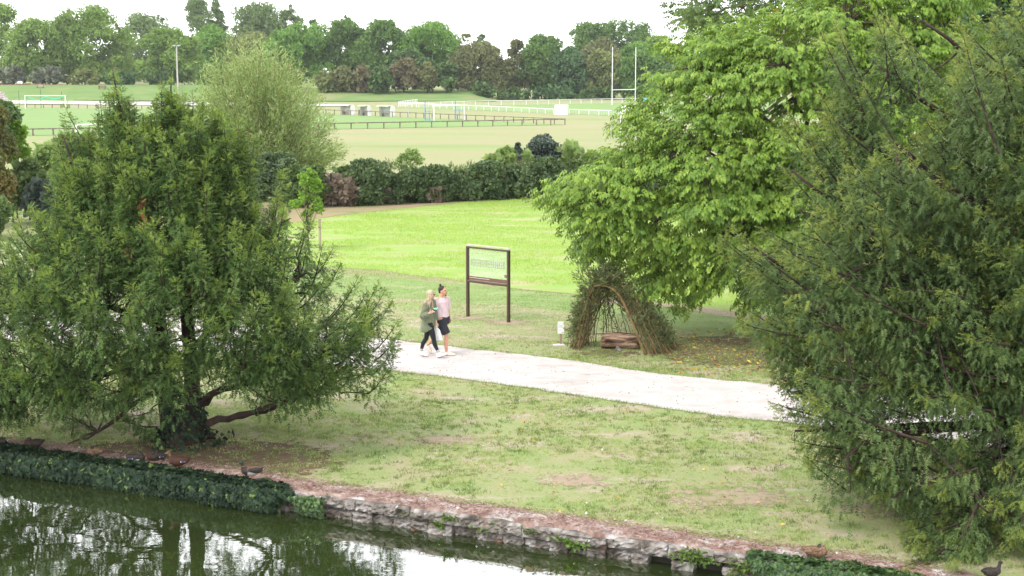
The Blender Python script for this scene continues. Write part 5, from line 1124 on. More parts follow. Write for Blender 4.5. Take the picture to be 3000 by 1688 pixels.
    s.chain([(HRa, .099), (KRa, .060), (KRa * .6 + ARa * .4 + [-.02, 0, 0], .057), (ARa + (KRa - ARa) * .12, .041)], 12); s.chain([(HLa, .099), (KLa, .060), (KLa * .6 + ALa * .4 + [-.025, 0, 0], .057), (ALa + (KLa - ALa) * .12, .041)], 12)
    o = s.build("leggings", m_legg, root); remesh(o, .008, 2)
    for A, K in ((ARa, KRa), (ALa, KLa)):
        d = nrm(K - A); q = MB(); q.tube([A - d * .05, A + d * .02, A + d * .055], [.043, .042, .042], 12)
        for t0 in (.004, .030): q.tube([A + d * t0, A + d * (t0 + .012)], [.0445, .0445], 12, m=1)
        q.build("sock", [m_white, m_black], root, smooth=True)
    shoe(root, (.215, -.08, -.005), (.465, -.09, .085), m_shoe, chunky=1.25); shoe(root, (-.285, .08, .055), (-.055, .07, -.01), m_shoe, chunky=1.25)
    return root, g
man_r = man(); wom_r, wg = woman()
# the drink in her near hand
def wpt(root, p): 
    c, s = math.cos(root.rotation_euler[2]), math.sin(root.rotation_euler[2]); return np.array([root.location.x + p[0] * c - p[1] * s, root.location.y + p[0] * s + p[1] * c, root.location.z + p[2]])
c = wpt(wom_r, (.145, -.235, 1.215)); r = empty("drink_cup", c, label="black takeaway cup with a white band and mint green lid in the woman's hand", category="cup")
q = MB(); q.tube([[0, 0, -.055], [0, 0, .05]], [.032, .041], 16); q.build("cup_body", m_black, r, smooth=True); q = MB(); q.tube([[0, 0, -.015], [0, 0, .008]], [.0370, .0390], 16); q.build("band", m_white, r, smooth=True)
q = MB(); q.tube([[0, 0, .05], [0, 0, .062]], [.044, .042], 16); q.ell([.02, 0, .075], (.035, .03, .022)); q.tube([[.03, 0, .07], [.055, 0, .12]], [.018, .02], 8); q.build("lid", plain("mint_green", (.30, .72, .45), .5), r, smooth=True); r.rotation_euler = (0, .5, 0)
# the white carrier bag hanging between them
hd_ = wpt(wom_r, (.165, .10, .775)); r = empty("carrier_bag", hd_, R_(-20), label="white plastic carrier bag hanging between the two walkers", category="bag")
q = MB(); q.loft([((.045, 0, -.36), .125, .05, 0), ((.045, 0, -.34), .135, .06, 0), ((.04, 0, -.22), .115, .065, .1), ((.025, 0, -.10), .075, .05, 0), ((.005, 0, -.035), .035, .03, 0), ((0, 0, 0), .012, .014, 0)][::-1], sides=24)
o = q.build("bag_body", plain("white_film", (.82, .82, .82), .4, .5, 0, .03), r); remesh(o, .008, 1, folds(.018, 10, 6))
for sy in (-1, 1): q = MB(); q.tube([[0, sy * .012, -.02], [.005, sy * .018, .02], [0, sy * .004, .045]], .006, 6); q.build("handle", m_white, r, smooth=True)
# ================================================================= sign, board, hut
m_brown = surf("brown_painted_steel", [(.3, (.055, .026, .018)), (.7, (.085, .042, .030))], 3, 3, None, .42, .05, spec=.5)
a, b = G(1371, 928), G(1490, 945); d = b - a; W_ = float(np.linalg.norm(d)); rz = math.atan2(d[1], d[0])
r = empty("viewing_panel", a, rz, label="tall brown steel frame holding a clear engraved panel on the grass", category="sign")
Hs = 2.09; zl = 1.07
for x in (0, W_): q = MB(); q.box([x, 0, Hs / 2 - .05], [.058, .095, Hs + .1]); q.build("post", m_brown, r)
q = MB(); q.box([W_ / 2, 0, Hs - .022], [W_ - .072, .094, .05]); q.build("top_rail", m_brown, r)
m_trim = plain("pale_trim", (.50, .44, .42), .5); q = MB(); q.box([W_ / 2, 0, Hs + .054], [W_ + .07, .104, .006]); q.build("cap_strip", m_trim, r)  # top strip paler than the brown frame; badge ring shares its colour
q = MB(); q.tube([[.036, -.03, zl], [W_ - .036, -.03, zl]], .036, 12); q.box([W_ / 2, .02, zl], [W_ - .072, .05, .06]); q.build("lower_rail", m_brown, r, smooth=False)
m_glass, t, out = new_mat("frosted_glass"); g_ = t.nodes.new("ShaderNodeBsdfPrincipled"); g_.inputs['Base Color'].default_value = (.66, .74, .68, 1); g_.inputs['Roughness'].default_value = .12
tr = t.nodes.new("ShaderNodeBsdfTransparent"); tr.inputs['Color'].default_value = (.97, .99, .98, 1); mx = t.nodes.new("ShaderNodeMixShader"); mx.inputs[0].default_value = .14
t.links.new(tr.outputs[0], mx.inputs[1]); t.links.new(g_.outputs[0], mx.inputs[2]); t.links.new(mx.outputs[0], out.inputs[0])
x0, x1, z0, z1 = .05, W_ - .05, zl + .155, Hs - .055
q = MB(); q.box([(x0 + x1) / 2, 0, (z0 + z1) / 2], [x1 - x0, .012, z1 - z0]); gpn = q.build("glass_panel", m_glass, r)
q = MB(); q.box([(x0 + x1) / 2, 0, zl + .098], [x1 - x0, .016, .108]); q.build("caption_strip", plain("brown_caption", (.15, .075, .055), .5), r)
m_etch, t, out = new_mat("white_engraving"); g_ = t.nodes.new("ShaderNodeBsdfDiffuse"); g_.inputs['Color'].default_value = (.80, .80, .76, 1); tr = t.nodes.new("ShaderNodeBsdfTransparent"); mx = t.nodes.new("ShaderNodeMixShader"); mx.inputs[0].default_value = .34
t.links.new(tr.outputs[0], mx.inputs[1]); t.links.new(g_.outputs[0], mx.inputs[2]); t.links.new(mx.outputs[0], out.inputs[0])
m_etchd, t, out = new_mat("grey_engraving"); g_ = t.nodes.new("ShaderNodeBsdfDiffuse"); g_.inputs['Color'].default_value = (.25, .27, .22, 1); tr = t.nodes.new("ShaderNodeBsdfTransparent"); mx = t.nodes.new("ShaderNodeMixShader"); mx.inputs[0].default_value = .16
t.links.new(tr.outputs[0], mx.inputs[1]); t.links.new(g_.outputs[0], mx.inputs[2]); t.links.new(mx.outputs[0], out.inputs[0])
q = MB(); ew = x1 - x0; eh = z1 - z0; yy = -.0095
def er(u0, u1, v0, v1, m=0, y=yy): q.box([x0 + ew * (u0 + u1) / 2, y, z0 + eh * (v0 + v1) / 2], [ew * (u1 - u0), .003, eh * (v1 - v0)], m=m)
er(.06, .94, .37, .63, 1, yy + .001); er(.10, .62, .645, .66); er(.62, .90, .60, .615); er(.05, .95, .35, .358); 
for row in (.40, .52):
    for uu in (.10, .145, .19, .235, .28, .48, .525, .57, .62, .67, .72, .77, .82, .87): er(uu, uu + .020, row, row + .07, 0, yy - .002)
for uu in (.34, .37, .40, .43): er(uu, uu + .008, .38, .64, 0, yy - .002)
er(.33, .45, .655, .672, 0, yy - .002)
for k in range(26): er(.03 + .035 * k, .05 + .035 * k, .27 + .02 * math.sin(k), .28 + .02 * math.sin(k), 0, yy - .002)
q.build("engraving", [m_etch, m_etchd], r, label="faint white engraving of a long two-storey building with rows of windows")
q = MB(); rgp = np.random.default_rng(2); x = x0 + .02
while x < x0 + ew * .52: L = rgp.uniform(.015, .05); q.box([x + L / 2, -.0095, zl + .112], [L, .003, .012]); x += L + .012
q.build("caption_line", m_white, r)
q = MB(); cx_, cz_ = x1 - .055, z0 + .105; th = np.linspace(0, 2 * math.pi, 33); q.tube([[cx_, -.012, cz_], [cx_, -.006, cz_]], .048, 24); q.build("round_badge", plain("badge_brown", (.16, .08, .06), .5), r)
q = MB(); q.tube(np.stack([cx_ + .026 * np.cos(th), 0 * th - .0135, cz_ + .030 * np.sin(th)], 1), .003, 5); q.box([cx_, -.0135, cz_], [.022, .003, .006]); q.box([cx_, -.0135, cz_ + .012], [.014, .003, .005]); q.build("badge_ring", m_trim, r)
# small notice board
c = G(1643, 1011); r = empty("notice_board", c, R_(-6), label="small white notice board on a short wooden post beside the willow hut", category="sign")
q = MB(); q.box([0, 0, .17], [.055, .045, .40]); q.build("post", plain("board_post", (.30, .21, .15), .85), r)
q = MB(); q.box([0, -.035, .47], [.165, .018, .32]); q.build("board", plain("white_board", (.80, .80, .80), .5), r)
q = MB(); m_ink = plain("faded_ink", (.42, .44, .46), .8)
for k, (w0, zz) in enumerate(((.09, .60), (.12, .575), (.10, .54), (.12, .52), (.11, .50), (.12, .48), (.08, .46), (.12, .42), (.10, .40))): q.box([-.01 + (w0 - .12) * .5, -.0455, zz], [w0, .003, .006])
q.box([.07, -.0455, .59], [.018, .003, .05]); q.box([.05, -.0455, .345], [.05, .003, .03]); q.build("faded_text", m_ink, r)
c2 = G(1637, 1012); q = MB(); q.box([0, 0, .012], [.30, .17, .024], rotz(.15)); q.box([.02, .01, .03], [.20, .10, .012], rotz(.3)); q.build("ground_plate", plain("white_slab", (.70, .70, .69), .7), origin=None, label="flat white slab lying at the foot of the small notice board", category="slab").location = c2
# willow hut
def hut():
    rg = np.random.default_rng(31); c = G(1823, 1021); r = empty("willow_hut", c, label="tepee-shaped living willow hut with leaning bare rods and leafy top", category="hut")
    m_rod = surf("willow_rods", [(.3, (.12, .075, .035)), (.5, (.22, .145, .06)), (.75, (.34, .24, .11))], 6, 4, None, .75); m_rodd = surf("dark_rods", [(.3, (.045, .032, .018)), (.7, (.12, .08, .04))], 6, 4, None, .8)
    ap = np.array([-.42, .12, 1.72]); ring = lambda a, k=1.0: np.array([1.32 * k * math.cos(a), 1.12 * k * math.sin(a), 0])
    arch = MB(); L0 = np.array([-1.31, .0, 0]); R0 = np.array([.53, -.98, 0]); 
    pts = np.array([L0, [-1.12, -.02, .75], [-.88, -.05, 1.38], [-.80, -.08, 1.60], [-.60, -.15, 1.68], [-.35, -.25, 1.64], [-.12, -.36, 1.48], [.08, -.52, 1.10], [.32, -.76, .5], R0])
    t = np.linspace(0, 1, 40); tt = np.linspace(0, 1, len(pts))
    for k in range(5):
        o = rg.normal(size=3) * .022; q = np.stack([np.interp(t, tt, pts[:, i]) for i in range(3)], 1); q = q + o + np.sin(t * 3 + k)[:, None] * [.02, .02, .0]
        for _ in range(3): q[1:-1] = (q[:-2] + q[1:-1] * 2 + q[2:]) / 4
        n0 = 0 if k != 4 else 14; arch.tube(q[n0:], .0095, 6)
    arch.build("entrance_arch", m_rod, r, smooth=True)
    st_ = MB(); fo = MB(); P = []; Dd = []
    def rod(a, k0=1.0, top=None, rad=.0085, dark=0, leaf=1.0, bulge=.10):
        f = ring(a, k0) + rg.normal(size=3) * [.04, .04, 0]; tp = (ap if top is None else np.array(top)) + rg.normal(size=3) * [.12, .10, .16]; o = nrm(f) * bulge
        q = bez(f, (f + tp) / 2 + o + [0, 0, .12], tp, 9); q[1:-1] += rg.normal(size=(7, 3)) * .012; st_.tube(q, np.linspace(rad, rad * .5, 9), 5, m=dark, cap=False)
        nl = int(40 * leaf)
        s = rg.random(nl) ** .6; i0 = np.clip((s * 8).astype(int), 0, 7); fr = s * 8 - i0; p = q[i0] * (1 - fr)[:, None] + q[i0 + 1] * fr[:, None]; ax = nrm(q[i0 + 1] - q[i0])
        P.append(p + rg.normal(size=(nl, 3)) * .035 + nrm(f) * (rg.random(nl) * .10)[:, None]); Dd.append(ax * .5 + nrm(f) * .5 + rg.normal(size=(nl, 3)) * .55)
    for k in range(58): rod(R_(rg.uniform(8, 184)), rg.uniform(.88, 1.06), dark=int(rg.random() < .7), rad=.0085, leaf=1.25)
    for k in range(14): rod(R_(rg.uniform(165, 190)), rg.uniform(.85, 1.02), top=(-.70, .0, 1.62), leaf=.7)
    for k in range(34): rod(R_(rg.uniform(140, 200)), rg.uniform(.72, 1.0), top=(-.62 + rg.uniform(-.1, .1), .05, 1.60), dark=int(rg.random() < .4), leaf=.8, bulge=.04)
    for k in range(64): rod(R_(rg.uniform(-62, 12)), rg.uniform(.86, 1.12), dark=int(rg.random() < .45), top=(-.10 + rg.uniform(-.1, .15), -.1, 1.52), leaf=.75, rad=.009)
    for k in range(22): rod(R_(rg.uniform(-50, 5)), rg.uniform(.95, 1.15), dark=int(rg.random() < .5), top=(.45, -.35, .95), leaf=1.1, bulge=.02)
    # leafy shoots bursting from the top and the left shoulder
    for k in range(95):
        o = ap + rg.normal(size=3) * [.26, .2, .10]; d = nrm(rg.normal(size=3) * [.55, .45, .35] + [-.12, 0, .75]); L = rg.uniform(.22, .52); q = bez(o, o + d * L * .5, o + d * L + [0, 0, -.04], 5); st_.tube(q, .004, 4, m=1, cap=False); s = rg.random(26)
        P.append(o + d * (L * s)[:, None] + rg.normal(size=(26, 3)) * .02); Dd.append(d + rg.normal(size=(26, 3)) * .5)
    for k in range(70):
        h = rg.uniform(.3, 1.45); o = np.array([-1.28 + .36 * h, rg.uniform(-.1, .5), h]); d = nrm(rg.normal(size=3) * .35 + [-.75, 0, .6]); L = rg.uniform(.2, .45); st_.tube(bez(o, o + d * L * .5, o + d * L, 4), .0035, 4, cap=False); s = rg.random(20)
        P.append(o + d * (L * s)[:, None] + rg.normal(size=(20, 3)) * .02); Dd.append(d + rg.normal(size=(20, 3)) * .5)
    for k in range(50):
        a = R_(rg.uniform(-45, 25)); h = rg.uniform(.2, 1.2); f = ring(a, 1.08) * (1 - h / 2.4); o = np.array([f[0] + ap[0] * h / 2.4, f[1], h]); d = nrm(rg.normal(size=3) * .35 + [.6, 0, .8]); L = rg.uniform(.15, .35); s = rg.random(16)
        st_.tube(bez(o, o + d * L * .5, o + d * L, 4), .0035, 4, cap=False); P.append(o + d * (L * s)[:, None] + rg.normal(size=(16, 3)) * .02); Dd.append(d + rg.normal(size=(16, 3)) * .5)
    P = np.concatenate(P); Dd = np.concatenate(Dd); P[:, 2] = np.maximum(P[:, 2], .03)
    fo.inst(SLIM, P, Dd, rg.normal(size=P.shape) + [0, 0, 1.0], rg.uniform(.09, .17, len(P)), rg.random(len(P)))
    st_.build("rods", [m_rod, m_rodd], r, smooth=True)
    fo.build("foliage", leafmat("hut_willow_leaves", (.060, .085, .030), (.125, .165, .058), (.22, .27, .11), .25, 2, .45, .4, odd=(.26, .12, .05), oddat=.97), r)
    th = np.linspace(R_(10), R_(185), 24)
    for z_, k_ in ((.22, .95), (1.28, .42)):
        q = MB(); q.tube(np.stack([1.3 * k_ * np.cos(th) + ap[0] * (z_ / 1.9), 1.1 * k_ * np.sin(th), z_ + .01 * np.sin(th * 9)], 1), .011, 5); q.build("woven_band", m_rodd, r)
hut()
m_logw = surf("weathered_log", [(.38, (.025, .014, .009)), (.46, (.17, .10, .065)), (.54, (.32, .215, .145)), (.66, (.50, .385, .30))], 3.4, 10, (.45, 3.0, 3.0), .9, 1.0, 8, bdist=.03)
c = G(1819, 1026); c = c + [0, .22, 0]; q = MB(); n1, n2 = 26, 30; xs = np.linspace(-.48, .48, n1); th = np.arange(n2) * 2 * math.pi / n2; Xg, Tg = np.meshgrid(xs, th, indexing='ij')
rr = .215 * (1 + .26 * (fbm(Xg * 2.5, np.cos(Tg) * 4 + 5, 3, 4) - .5) * 2 + .20 * (fbm(np.sin(Tg) * 7, np.cos(Tg) * 7 + Xg * 1.2, 6, 3) - .5) * 2) * (1 - .25 * (np.abs(Xg) / .48) ** 8)
V = np.stack([Xg + .03 * np.sin(Tg * 3), rr * np.cos(Tg), np.maximum(rr * np.sin(Tg) * .98 + .185, .0)], -1).reshape(-1, 3); i = np.arange(n1 - 1)[:, None] * n2; j = np.arange(n2)[None]; j2 = (j + 1) % n2
q.add(V, np.stack([i + j, i + j2, i + n2 + j2, i + n2 + j], -1).reshape(-1, 4)); q.f.append((np.arange(n2)[None, ::-1] * 1, np.array([0]))); q.f.append((np.arange(n2)[None] + (n1 - 1) * n2, np.array([0])))
o = q.build("log", m_logw, smooth=True, label="split weathered tree log lying inside the willow hut", category="log"); o.location = c; o.rotation_euler = (0, 0, R_(-5))
def rock(name, u, v, s, label, mat, cat="stone", z=0.0):
    q = MB(); q.ell((0, 0, s * .35), (s * .6, s * .45, s * .5), nu=16, nv=10); o = q.build(name, mat, smooth=True, label=label, category=cat); o.location = G(u, v, z); remesh(o, s * .08, 1, lambda p: p + (np.stack([vnoise(p[:, 0] / s * 3, p[:, 2] / s * 3, 1), vnoise(p[:, 1] / s * 3, p[:, 2] / s * 3, 2), vnoise(p[:, 0] / s * 3, p[:, 1] / s * 3, 3)], 1) - .5) * s * .3)
rock("stone", 1813, 1028, .13, "small grey stone in front of the log", m_stone)
# ================================================================= ducks
m_d_brown = surf("brown_duck_feathers", [(.35, (.075, .040, .022)), (.5, (.17, .10, .06)), (.65, (.27, .18, .115))], 26, 5, (1, 1, 1.4), .8, .4, 40)
m_d_dark = surf("dark_duck_feathers", [(.35, (.018, .014, .012)), (.65, (.055, .042, .034))], 26, 4, None, .7); m_d_chest = surf("chestnut_feathers", [(.35, (.035, .015, .009)), (.65, (.085, .036, .022))], 20, 4, None, .8)
m_d_grey = surf("grey_duck_feathers", [(.35, (.32, .30, .29)), (.65, (.48, .46, .45))], 40, 4, (1, 1, 3), .8); m_d_head = surf("green_black_head", [(.35, (.012, .022, .014)), (.65, (.05, .06, .03))], 22, 3, None, .5)
m_orange = plain("orange_leg", (.80, .13, .03), .5); m_bill = plain("olive_bill", (.22, .20, .07), .5); m_bluew = plain("blue_wing_bar", (.03, .05, .16), .4)
def duck(u, v, ang, label, stand=False, sleep=False, body=None, breast=None, belly=None, headm=None, s=1.0, z=.0, wingbar=False, group="ducks resting along the moat bank", pos=None):
    c = np.array(pos) if pos is not None else G(u, v, z); r = empty("duck", c, R_(ang), label=label, category="duck", group=group); body = body or m_d_brown; breast = breast or body; belly = belly or body; headm = headm or body
    h0 = .085 if stand else 0.0; b = MB()
    b.chain([((-.245, 0, .165 + h0), .012), ((-.19, 0, .140 + h0), .040), ((-.12, 0, .115 + h0), .072), ((-.03, 0, .098 + h0), .092), ((.06, 0, .100 + h0), .092), ((.125, 0, .112 + h0), .074)], 14)
    b.ell((-.03, 0, .11 + h0), (.17, .098, .085), nu=20, nv=12)
    if sleep:
        hc = np.array([.055, .028, .200]); b.chain([((.13, 0, .13), .058), ((.125, .01, .175), .040), ((.09, .02, .205), .036), (hc, .040)], 12); bd = nrm([-1, .1, -.25])
    else:
        hc = np.array([.185, 0, .285 + h0]); b.chain([((.13, 0, .13 + h0), .060), ((.160, 0, .19 + h0), .040), ((.170, 0, .24 + h0), .032), (hc, .040)], 12); b.ell(hc + [.02, 0, -.004], (.042, .031, .032)); bd = nrm([1, 0, -.18])
    o = b.build("body", [body, breast, belly, headm], r); remesh(o, .0085, 2)
    def fn(p):
        m = np.zeros(len(p), int); m[p[:, 2] < .095 + h0] = 2; m[(p[:, 0] > .085) & (p[:, 2] < .20 + h0)] = 1
        if sleep: m[np.linalg.norm(p - hc, axis=1) < .05] = 3
        else: m[p[:, 2] > .215 + h0] = 3
        m[p[:, 0] < -.21] = 2 if belly is not body else 0; return m
    paint(o, fn)
    for sy in (-1, 1):
        w = MB(); Rr = rotz(-sy * .06); w.ell((-.055, sy * .078, .128 + h0), (.150, .026, .058), Rr, nu=18, nv=10); w.chain([((-.14, sy * .065, .145 + h0), .020), ((-.215, sy * .03, .165 + h0), .012), ((-.25, sy * .018, .172 + h0), .005)], 8)
        w.build("wing", m_d_dark if body is m_d_dark or headm is m_d_head else body, r, smooth=True)
        if wingbar: q = MB(); q.ell((-.10, sy * .103, .115 + h0), (.034, .006, .016), roty(-.2)); q.ell((-.062, sy * .104, .112 + h0), (.007, .005, .018), roty(.4), m=1); q.ell((-.137, sy * .099, .12 + h0), (.007, .005, .018), roty(.4), m=1); q.build("wing_bar", [m_bluew, m_white], r, smooth=True)
    q = MB(); Rb = np.stack([bd, nrm(np.cross([0, 0, 1.0], bd)), np.cross(bd, nrm(np.cross([0, 0, 1.0], bd)))], 1); q.ell(hc + bd * .058 - [0, 0, .006], (.032, .017, .009), Rb); q.build("bill", m_bill, r, smooth=True)
    for sy in (-1, 1): q = MB(); q.ell(hc + np.array([.014, sy * .034, .008]), (.006, .004, .006), nu=8, nv=6); q.build("eye", m_eye, r, smooth=True)
    if stand:
        for sy in (-1, 1):
            q = MB(); x = .0 + .03 * sy; q.tube([[x - .01, sy * .035, .085], [x, sy * .035, .045], [x - .005, sy * .035, .008]], [.009, .0065, .006], 8)
            q.add([[x - .015, sy * .035, .010], [x + .055, sy * .035 - .03, .003], [x + .065, sy * .035, .004], [x + .055, sy * .035 + .03, .003], [x - .015, sy * .035, .001]], [[0, 1, 2], [0, 2, 3], [4, 2, 1], [4, 3, 2]])
            for k in (-.03, 0, .03): q.tube([[x - .012, sy * .035, .010], [x + .058 + (.008 if k == 0 else 0), sy * .035 + k, .006]], [.005, .003], 5)
            q.build("leg", m_orange, r)
    s *= .86 if sleep else .95; r.scale = (s, s, s); return r
def on_wall(u, t=.35, z=.02):
    """point on top of the moat wall below picture column u"""
    S = np.linspace(-24, 24, 2000); U, _ = proj(wallp(S, t)); k = np.interp(u, U, S); return wallp(np.array(k), np.array(t), np.array(z))
duck(738, 1408, 196, "mottled duck with pale grey flank standing on bright orange legs by the ivy's end", stand=True, body=m_d_brown, breast=m_d_dark, belly=m_d_grey, headm=m_d_head, z=.02, s=.98)
duck(524, 1378, 184, "brown duck with white-edged wing bar standing in shade below the yew trunk", stand=True, wingbar=True, body=m_d_chest, headm=m_d_brown, s=.95)
duck(97, 1313, 186, "chestnut-bodied duck asleep with its head tucked in above the ivy at the left", sleep=True, body=m_d_dark, breast=m_d_chest, belly=m_d_chest, headm=m_d_dark, s=1.05)
duck(-2, 1306, 170, "dark duck half cut off by the left edge of the picture", body=m_d_dark, belly=m_d_grey, sleep=True)
duck(280, 1336, 175, "dark olive-brown duck asleep under the drooping yew branches", sleep=True, body=m_d_brown, headm=m_d_dark)
duck(458, 1352, 200, "dark duck with white wing mark lying left of the yew trunk's foot", sleep=True, wingbar=True, body=m_d_dark, breast=m_d_chest)
duck(398, 1356, 10, "duck mostly hidden behind a hanging yew spray, white wing edges showing", sleep=True, wingbar=True, body=m_d_dark, belly=m_d_grey)
duck(604, 1290, 160, "dark duck resting right behind the foot of the yew trunk", sleep=True, body=m_d_dark)
duck(0, 0, -12, "brown duck asleep on the wall among the right-hand ivy", sleep=True, body=m_d_brown, headm=m_d_dark, pos=on_wall(2390, .28, .03), s=1.0)
duck(0, 0, 20, "small blackish bird standing on the wall at the lower right under the yew", stand=True, body=m_d_dark, pos=on_wall(2905, .35, .02), s=.75, group="ducks resting along the moat bank")
# ================================================================= ivy and plants on the wall
rg = np.random.default_rng(41)
def s_at(u, t=0.0):
    S = np.linspace(-24, 24, 2000); U, _ = proj(wallp(S, t)); return np.interp(u, U, S)
def ivy_mass(name, u0, u1, n, label, mat, dens=None, seed=0, size=(.055, .105), tm=IVY, ztop=.05, tmax=.45, bul=.22, group=None):
    rg = np.random.default_rng(seed); q = MB(); s = rg.uniform(s_at(u0), s_at(u1), n * 2); k = rg.random(n * 2)
    a = rg.random(n * 2); ontop = a < .20
    z = np.where(ontop, ztop * rg.random(n * 2) + .02, WZ + .02 + (-WZ) * rg.random(n * 2) ** .9); bulge = bul * (.35 + fbm(s * 1.3, z * 2, seed, 3)) * np.sin(np.clip((z - WZ) / .55, 0, 1) * 2.4 + .25)
    t = np.where(ontop, rg.random(n * 2) ** 1.5 * tmax * (.4 + fbm(s * 1.5, s * 0, seed + 2)), -.02 - bulge * rg.random(n * 2) ** .4)
    keep = fbm(s * 1.1, z * 3 + t * 2, seed + 5, 3) > (dens(s) if dens else .12); s, z, t, ontop = s[keep], z[keep], t[keep], ontop[keep]; m = len(s)
    P = wallp(s, t, z); out = np.where(ontop[:, None], [0, 0, 1.0], -WN * .8 + [0, 0, .55]); D_ = np.where(ontop[:, None], -WN * .5 + WD * rg.normal(size=(m, 1)) * .8, np.array([0, 0, -.8]) + WD * rg.normal(size=(m, 1)) * .7) + rg.normal(size=(m, 3)) * .2
    q.inst(tm, P, D_, out + rg.normal(size=(m, 3)) * .5, rg.uniform(*size, m), rg.random(m))
    for _ in range(int(abs(s_at(u1) - s_at(u0)) * 5)):
        s0 = rg.uniform(s_at(u0), s_at(u1)); w = wallp(np.array([s0, s0 + rg.normal() * .1, s0 + rg.normal() * .25]), np.array([.2, -.08, -.12]), np.array([.03, -.08, WZ + .06])); q.tube(bez(w[0], w[1], w[2], 7), .006, 4, m=1, cap=False)
    o = q.build(name, [mat, m_bark2], label=label, category="climbing plant"); 
    if group: o['group'] = group
    return o
s870 = s_at(870); s600 = s_at(600)
ivy_mass("ivy", -160, 880, 11500, "thick dark ivy spilling over the left part of the moat wall to the water", m_ivy, lambda s: np.clip(.02 + (s - s600) / (s870 - s600) * .74, .05, .95), 3, (.08, .155), tmax=.26, bul=.42, ztop=.02)
m_nettle = leafmat("bright_weeds", (.06, .12, .022), (.12, .21, .035), (.20, .31, .06), .35, 2.0)
m_ivy2 = leafmat("fresh_ivy", (.022, .050, .016), (.050, .105, .030), (.12, .20, .05), .2, 2.0, .35, .45)
ivy_mass("ivy", 2190, 2700, 2600, "fresher green ivy hanging over the right part of the moat wall", m_ivy2, lambda s: np.full_like(s, .44), 7, (.06, .11), ztop=.03, tmax=.25)
ivy_mass("ivy", 560, 960, 1500, "thin light green ivy trailing over the bare stones where the thick ivy ends", m_ivy2, lambda s: np.full_like(s, .56), 12, (.045, .085), bul=.30, ztop=.02)
def plant(name, u, z, n, label, mat, tm, size, L, seed, up=.6, spread=.16, group="weeds rooted in the moat wall", out=.5, stems=True):
    rg = np.random.default_rng(seed); c = wallp(np.array(s_at(u)), np.array(-.02), np.array(z)); q = MB(); st_ = MB()
    for k in range(n):
        d = nrm(-WN * out + WD * rg.normal() * .8 + np.array([0, 0, up + rg.normal() * .3])); l = L * rg.uniform(.5, 1.1); o = c + WD * rg.normal() * spread * .5; pts = bez(o, o + d * l * .6, o + d * l + [0, 0, -.12 * l], 6); st_.tube(pts, .004, 4, m=0, cap=False)
        m_ = 9; i = rg.integers(1, 6, m_); q.inst(tm, pts[i], d + rg.normal(size=(m_, 3)) * .7, np.array([0, 0, 1.0]) - WN * .3 + rg.normal(size=(m_, 3)) * .3, size * rg.uniform(.6, 1.2, m_), rg.random(m_))
    r = empty(name, c, label=label, category="wall plant", group=group); q.build("leaves", mat, r).location = -Vector(r.location); st_.build("stems", m_wstem, r).location = -Vector(r.location)
plant("dock_plant", 824, -.18, 9, "broad-leaved bright green weed at the right end of the left ivy", m_nettle, LEAF, .15, .20, 1)
plant("wall_weed", 872, -.12, 6, "small green weed just right of the broad-leaved one", m_nettle, LEAF, .08, .15, 2)
plant("wall_weed", 1288, -.24, 7, "small green weed low on the wall below the path bend", m_nettle, LEAF, .07, .12, 3); plant("wall_weed", 1322, -.12, 10, "green weed with dry stalks halfway up the wall", m_nettle, LEAF, .06, .18, 4)
plant("wall_weed", 1411, -.22, 6, "tiny weed near the waterline left of the middle of the wall", m_nettle, LEAF, .055, .12, 5); plant("wall_weed", 1560, -.14, 7, "thin dry-stemmed weed in the middle of the wall", m_h_green, LEAF, .05, .18, 6)
plant("wall_weed", 1652, -.20, 7, "narrow upright green weed left of the dock by the waterline", m_nettle, LEAF, .06, .15, 7); plant("dock_plant", 1692, -.24, 7, "round-leaved green dock at the waterline", m_nettle, LEAF, .11, .12, 8)
plant("nettle", 2036, -.10, 26, "bright green nettle clump over a dark gap in the wall", m_nettle, LEAF, .065, .26, 9, up=.25); plant("nettle", 2180, -.22, 22, "bright nettles low at the left end of the right-hand ivy", m_nettle, LEAF, .065, .24, 10, up=.2)
plant("nettle", 2260, -.12, 34, "pale green nettle clump spreading inside the right-hand ivy", m_nettle, LEAF, .065, .30, 13, up=.25, spread=.5); plant("wall_weed", 2070, -.18, 9, "small weed right of the bright nettle clump", m_nettle, LEAF, .06, .15, 14)
# ================================================================= grass, leaves, feathers
def scatter(n, u0, u1, v0, v1, rg):
    """ground points spread evenly over the ground inside a picture window"""
    c = G([u0, u1, u0, u1], [v0, v0, v1, v1]); ya, yb = c[:, 1].min(), c[:, 1].max(); k = abs(c[0, 0] - c[1, 0]) ; 
    y = rg.uniform(ya, yb, n); hw = (y * ct + HCAM * st) / FPX; x = hw * rg.uniform(u0 - 1500, u1 - 1500, n); w = hw / hw.max(); ok = rg.random(n) < w
    return x[ok], y[ok]
def behind_wall(x, y, t): return ((np.stack([x, y], 1) - WA[:2]) @ WN[:2]) > t
def blades(name, x, y, h, lean, mat, rg, label, wid=.16, per=3, spread=.02, z=0.0, coh=0.0):
    n = len(x); idx = np.repeat(np.arange(n), per); N = len(idx); p = np.stack([x[idx] + rg.normal(size=N) * spread, y[idx] + rg.normal(size=N) * spread, np.full(N, z)], 1)
    d = np.stack([rg.normal(size=N) * lean, rg.normal(size=N) * lean, np.ones(N)], 1); hh = h[idx] * rg.uniform(.5, 1.15, N) if np.ndim(h) else h * rg.uniform(.5, 1.2, N)
    T = T_([[0, -wid / 2, 0], [0, wid / 2, 0], [1, 0, 0]], [[0, 1, 2]]); q = MB(); q.inst(T, p, d, np.stack([rg.normal(size=N), -np.abs(rg.normal(size=N)) - .5, 0 * d[:, 0]], 1), hh, rg.random(N) * (1 - coh) + rg.random(n)[idx] * coh)
    o = q.build(name, mat, kind='stuff', label=label, category="grass"); return o
